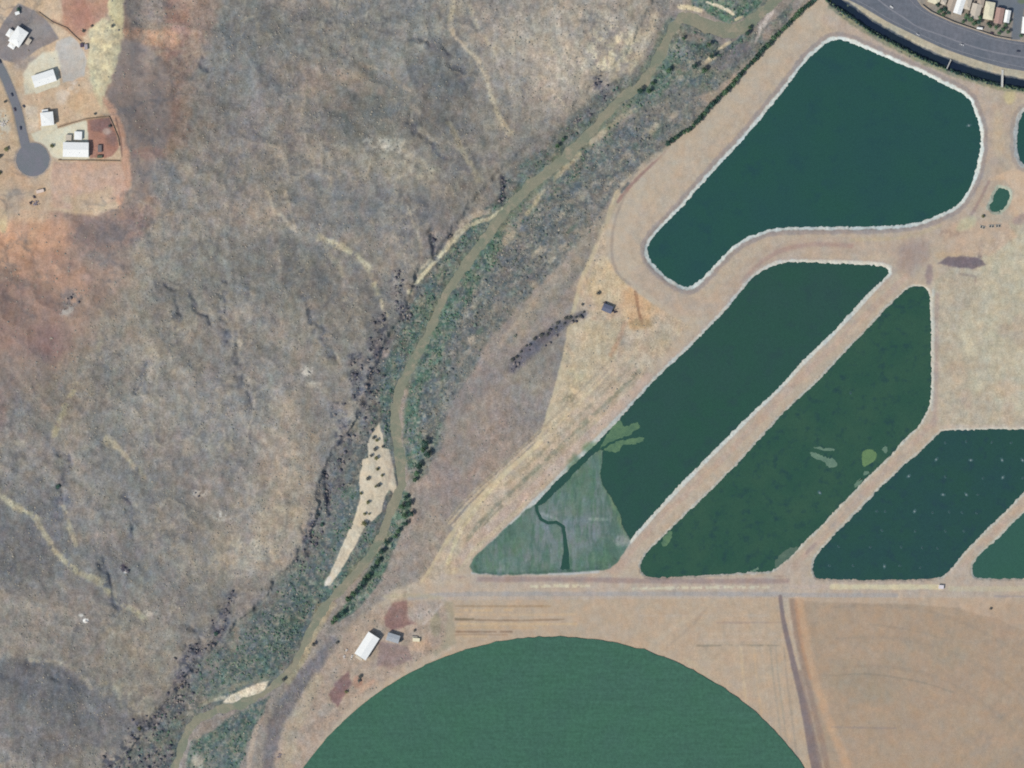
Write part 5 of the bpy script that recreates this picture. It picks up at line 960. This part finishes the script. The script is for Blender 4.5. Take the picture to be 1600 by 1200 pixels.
# vehicles
rub = surf('tyre_rubber', (44,44,48)); 
def car(x, y, ang, m_, label, L=4.6, h=1.45, z=None, name='car', cat='car'):
    p_ = G(x, y); e_ = empty(name, (p_[0], p_[1], p_[2] if z is None else z), math.radians(ang)); w = .9
    prof = [(-L/2,.35),(L/2,.35),(L/2,.8),(L*.27,.95),(-L*.42,.98),(-L/2,.85)]
    def ext(pr, w0, w1=None):
        n = len(pr); mb = MB(); mb.add([(a_, -w0, b_) for a_, b_ in pr]+[(a_, w0, b_) for a_, b_ in pr], [tuple(range(n)), tuple(range(2*n-1, n-1, -1))]+[(k, k+n, (k+1) % n+n, (k+1) % n) for k in range(n)]); return mb
    ext(prof, w).build('body', m_, e_); ext([(-L*.38,.985),(L*.2,.965),(L*.08,h-.12),(-L*.28,h-.12)], w-.1).build('window', glass, e_); mb = MB(); mb.box(-L*.28,-w+.12,h-.117,L*.08,w-.12,h-.04); mb.build('roof', m_, e_)
    for sx in (-.31, .31):
        for sy in (-1, 1): mb = MB(); mb.tube((sx*L, sy*(w-.1), .33), (sx*L, sy*(w+.04), .33), .33, n=12); wh = mb.build('wheel', rub, e_); mb = MB(); mb.tube((sx*L, sy*(w+.043), .33), (sx*L, sy*(w+.06), .33), .18, n=10); mb.build('rim', surf('vent_metal', (150,152,156)), wh)
    tag(e_, label, cat); return e_
car(1393,11,-35,surf('white_paint', (240,240,240), rough=.4),'white car on the far lanes of the highway',z=.12); car(1434,54,-28,surf('silver_paint', (196,198,204), rough=.4),'silver car on the near lanes of the highway',z=.12); car(1503,70,-18,surf('silver_paint', (196,198,204)),'silver car near the highway median',L=5.4,h=1.9,z=.12); car(1591,80,-6,surf('dark_paint', (70,74,92), rough=.4),'dark car near the right end of the highway',z=.12)
car(1550,51.5,-15,surf('maroon_paint', (84,70,82), rough=.4),'dark maroon car beside the sound wall')
car(2,97,-60,surf('navy_paint', (58,62,84), rough=.4),'navy car at the upper left end of the street',z=16.03,L=5.2); car(25,172,-70,surf('maroon_paint', (84,70,82)),'maroon car on the left edge of the street',z=16.03); car(34,201,-80,surf('navy_paint', (58,62,84)),'navy car at the street just above the cul-de-sac',z=16.03); car(20.5,149,-65,surf('dark_paint', (70,74,92)),'dark grey car on the left side of the curving street',z=16.03)
car(39,167,-50,surf('dark_paint', (70,74,92)),'dark grey car on the right side of the street',z=16.03,L=4.0)
# pipe bridges over the canal
def pipe_bridge(x0, y0, x1, y1, w, label, name='footbridge', cat='footbridge'):
    a_ = Vector((*W(x0, y0), .35)); b_ = Vector((*W(x1, y1), .35)); d = (b_-a_); L = d.length; e_ = empty(name, (a_+b_)/2, math.atan2(d.y, d.x)); mt = surf('pale_concrete', (208,208,204))
    mb = MB(); mb.box(-L/2,-w/2,-.25,L/2,w/2,0); mb.build('deck', mt, e_)
    for s_ in (-1, 1):
        mb = MB(); mb.box(-L/2, s_*(w/2-.08)-.05, .003, L/2, s_*(w/2-.08)+.05, .14)
        for k in range(7): xx = -L/2+.3+k*(L-.6)/6; mb.box(xx-.04, s_*(w/2-.08)-.04, .141, xx+.04, s_*(w/2-.08)+.04, 1.0)
        mb.box(-L/2, s_*(w/2-.08)-.05, 1.001, L/2, s_*(w/2-.08)+.05, 1.08); mb.build('railing', mt, e_)
    mb = MB(); mb.box(-L/2,-w/2-.3,-1.6,-L/2+1,w/2+.3,-.253); mb.build('abutment', mt, e_); mb = MB(); mb.box(L/2-1,-w/2-.3,-1.6,L/2,w/2+.3,-.253); mb.build('abutment', mt, e_)
    tag(e_, label, cat)
pipe_bridge(1566.5,109,1565.5,136,2.6,'pale footbridge over the canal near the right edge'); pipe_bridge(1486,93,1479,108,1.2,'thin pale footbridge over the canal above the big pond')
# pond machinery
dkm = surf('dark_machinery', (72,74,78)); gym = surf('galvanised_pipe', (190,196,196), rough=.5)
def pump(x, y, ang, label, n=2):
    e_ = empty('pump', G(x, y), math.radians(ang)); mb = MB(); mb.box(-3.2,-1.6,-.2,3.2,1.6,.25); mb.build('base', surf('concrete_pad', (186,180,170)), e_)
    for k in range(n):
        xx = -1.8+k*3.2; mb = MB(); mb.tube((xx,-1,.95),(xx,1,.95),.7,n=12); mb.cyl(xx,0,.26,1.2,.5,n=8); mb.build('motor', dkm, e_)
    mb = MB(); mb.tube((-3.6,1.9,.6),(3.6,1.9,.6),.22,n=8); mb.tube((-1.8,1,.8),(-1.8,1.9,.6),.2); mb.tube((1.4,1,.8),(1.4,1.9,.6),.2); mb.build('pipe', gym, e_); tag(e_, label, 'pump')
pump(1535,355.5,-14,'dark pump furthest left below the tiny pond'); pump(1549,354,0,'dark pump between two others below the tiny pond'); pump(1559.5,353.5,4,'dark pump furthest right below the tiny pond')
container(1470.5,917,8,6,2.6,-4,surf('white_box_siding', (222,216,222)),'small white cabin on the service road above the ploughed field','cabin','cabin')
# rows of floating aerators
AER = [[(1477,692,0),(1510,690,0),(1550,691,0),(1580,692,0)], [(1463,718,1),(1517,719,1),(1566,719,1),(1598,719,1)], [(1420,744,1),(1477,745,0),(1536,747,0),(1567,746,1),(1598,747,0)], [(1473.6,773,1),(1510,773,1),(1528,773,0)], [(1370,799,0),(1383,799,0),(1429,799,1),(1457,801,0),(1483,800,0),(1503,801,0),(1526,802,0)], [(1378,829,0),(1430,830,0),(1477,830,0),(1506,830,0)], [(1310,854,0),(1360,855,0),(1408,855,0),(1441,856,0),(1465,857,0)], [(1296,884,0),(1333,884,0),(1382,885,1),(1406,884,0),(1438,887,0)]]
pal_f = surf('pale_float', (116,138,140), sc=.6); dul_f = surf('algae_stained_float', (68,96,98), sc=.6); foam_m = surf('foam', (66,98,100), (56,88,92), sc=.4, var=.2)
def aerator(x, y, z, bright, label):
    e_ = empty('aerator', (*W(x, y), z), rng.rand()*6); r_ = 1.3 if bright else .9
    mb = MB(); mb.cyl(0,0,-.1,.3,r_,n=12); fm = pal_f if bright else dul_f; mb.build('float', fm, e_); mb = MB(); mb.cyl(0,0,.303,.9,.4,.3,n=8); mb.build('motor', dkm if not bright else gym, e_)
    mb = MB(); n = 14; rr = [r_*(1.6+.7*rng.rand()) for _ in range(n)]; rx = 1.35 if bright else 1.1
    mb.prism([(rx*rr[k]*math.cos(2*math.pi*k/n), rr[k]*.8*math.sin(2*math.pi*k/n)) for k in range(n)], -.05, .035); mb.build('foam', foam_m, e_); tag(e_, label, 'aerator', 'floating aerators in the dark pond')
for r_, row in enumerate(AER):
    for k, (x, y, b_) in enumerate(row): aerator(x, y, -1.2, b_, '%s aerator float in the dark pond, %s row down, %s from the left' % ('pale' if b_ else 'dull', ORD[r_], ORD[k]))
for x, y, z, lb in ((1281,770,-1.2,'pale aerator float alone in the weedy pond'),(1329,614,-1.2,'dull aerator float in the upper half of the weedy pond'),(1514,196,-1.6,'pale aerator float near the right bank of the big pond')): aerator(x, y, z, 1 if 'pale' in lb else 0, lb)
# floating algae mats
alg = surf('algae', (98,128,96), (76,108,88), sc=.12, var=.15); alg2 = surf('bright_algae', (104,134,92), (92,122,86), sc=.12, var=.15); alg3 = surf('grey_algae', (108,134,116), (90,118,104), sc=.15, var=.15)
def mat_(pts, z, m_, label):
    q = dense(chaikin(pts, 2)+[chaikin(pts, 2)[0]], 2)[:-1]; q = [(x+rng.randn()*.75, y+rng.randn()*.75) for x, y in q]; o = flat_poly('algae', q, z+.06, m_, label, kind='stuff', th=.1); o['category'] = 'algae'
mat_([(935,702),(950,678),(960,660),(972,655),(972,668),(985,664),(997,658),(1001,668),(990,674),(985,680),(970,684),(955,690),(942,697)], -1.3, alg, 'upper finger of green algae reaching into the long pond')
mat_([(944,700),(962,690),(987,686),(1007,682),(1005,690),(990,695),(971,694),(967,707),(955,706),(944,704)], -1.3, alg, 'lower finger of green algae reaching into the long pond')
mat_([(1267,706),(1275,707),(1290,715),(1308,719),(1309,729),(1294,731),(1288,722),(1275,717),(1266,712)], -1.2, alg3, 'curved pale algae patch in the weedy pond')
mat_([(1271,697),(1285,700),(1305,702),(1304,705),(1288,704),(1273,701)], -1.2, alg3, 'thin streak of algae above the curved patch')
mat_([(1347,705),(1359,700),(1371,708),(1370,718),(1354,728),(1348,730),(1346,715)], -1.2, alg2, 'bright round algae patch by the dyke'); mat_([(1350,737),(1360,735),(1358,740),(1349,744)], -1.2, alg3, 'small algae scrap below the bright round patch'); mat_([(1337,752),(1350,746),(1344,757),(1334,764)], -1.2, alg3, 'algae scrap against the dyke edge')
mat_([(1036,838),(1053,826),(1048,845),(1038,856),(1032,850)], -1.2, alg, 'green algae patch at the lower left bank of the weedy pond'); mat_([(1170,894),(1178,888),(1188,886),(1183,893)], -1.2, alg3, 'pale algae scrap on the bottom bank of the weedy pond'); mat_([(1378,700),(1386,695),(1388,706),(1382,710)], -1.2, alg3, 'faint algae scrap beside the bright round patch')
mat_([(1212,872),(1232,856),(1250,852),(1240,868),(1222,884),(1210,888)], -1.2, surf('murky_scum', (92,112,98), (72,98,88), sc=.1), 'murky scum in the lower right corner of the weedy pond')
bpy.context.view_layer.update()
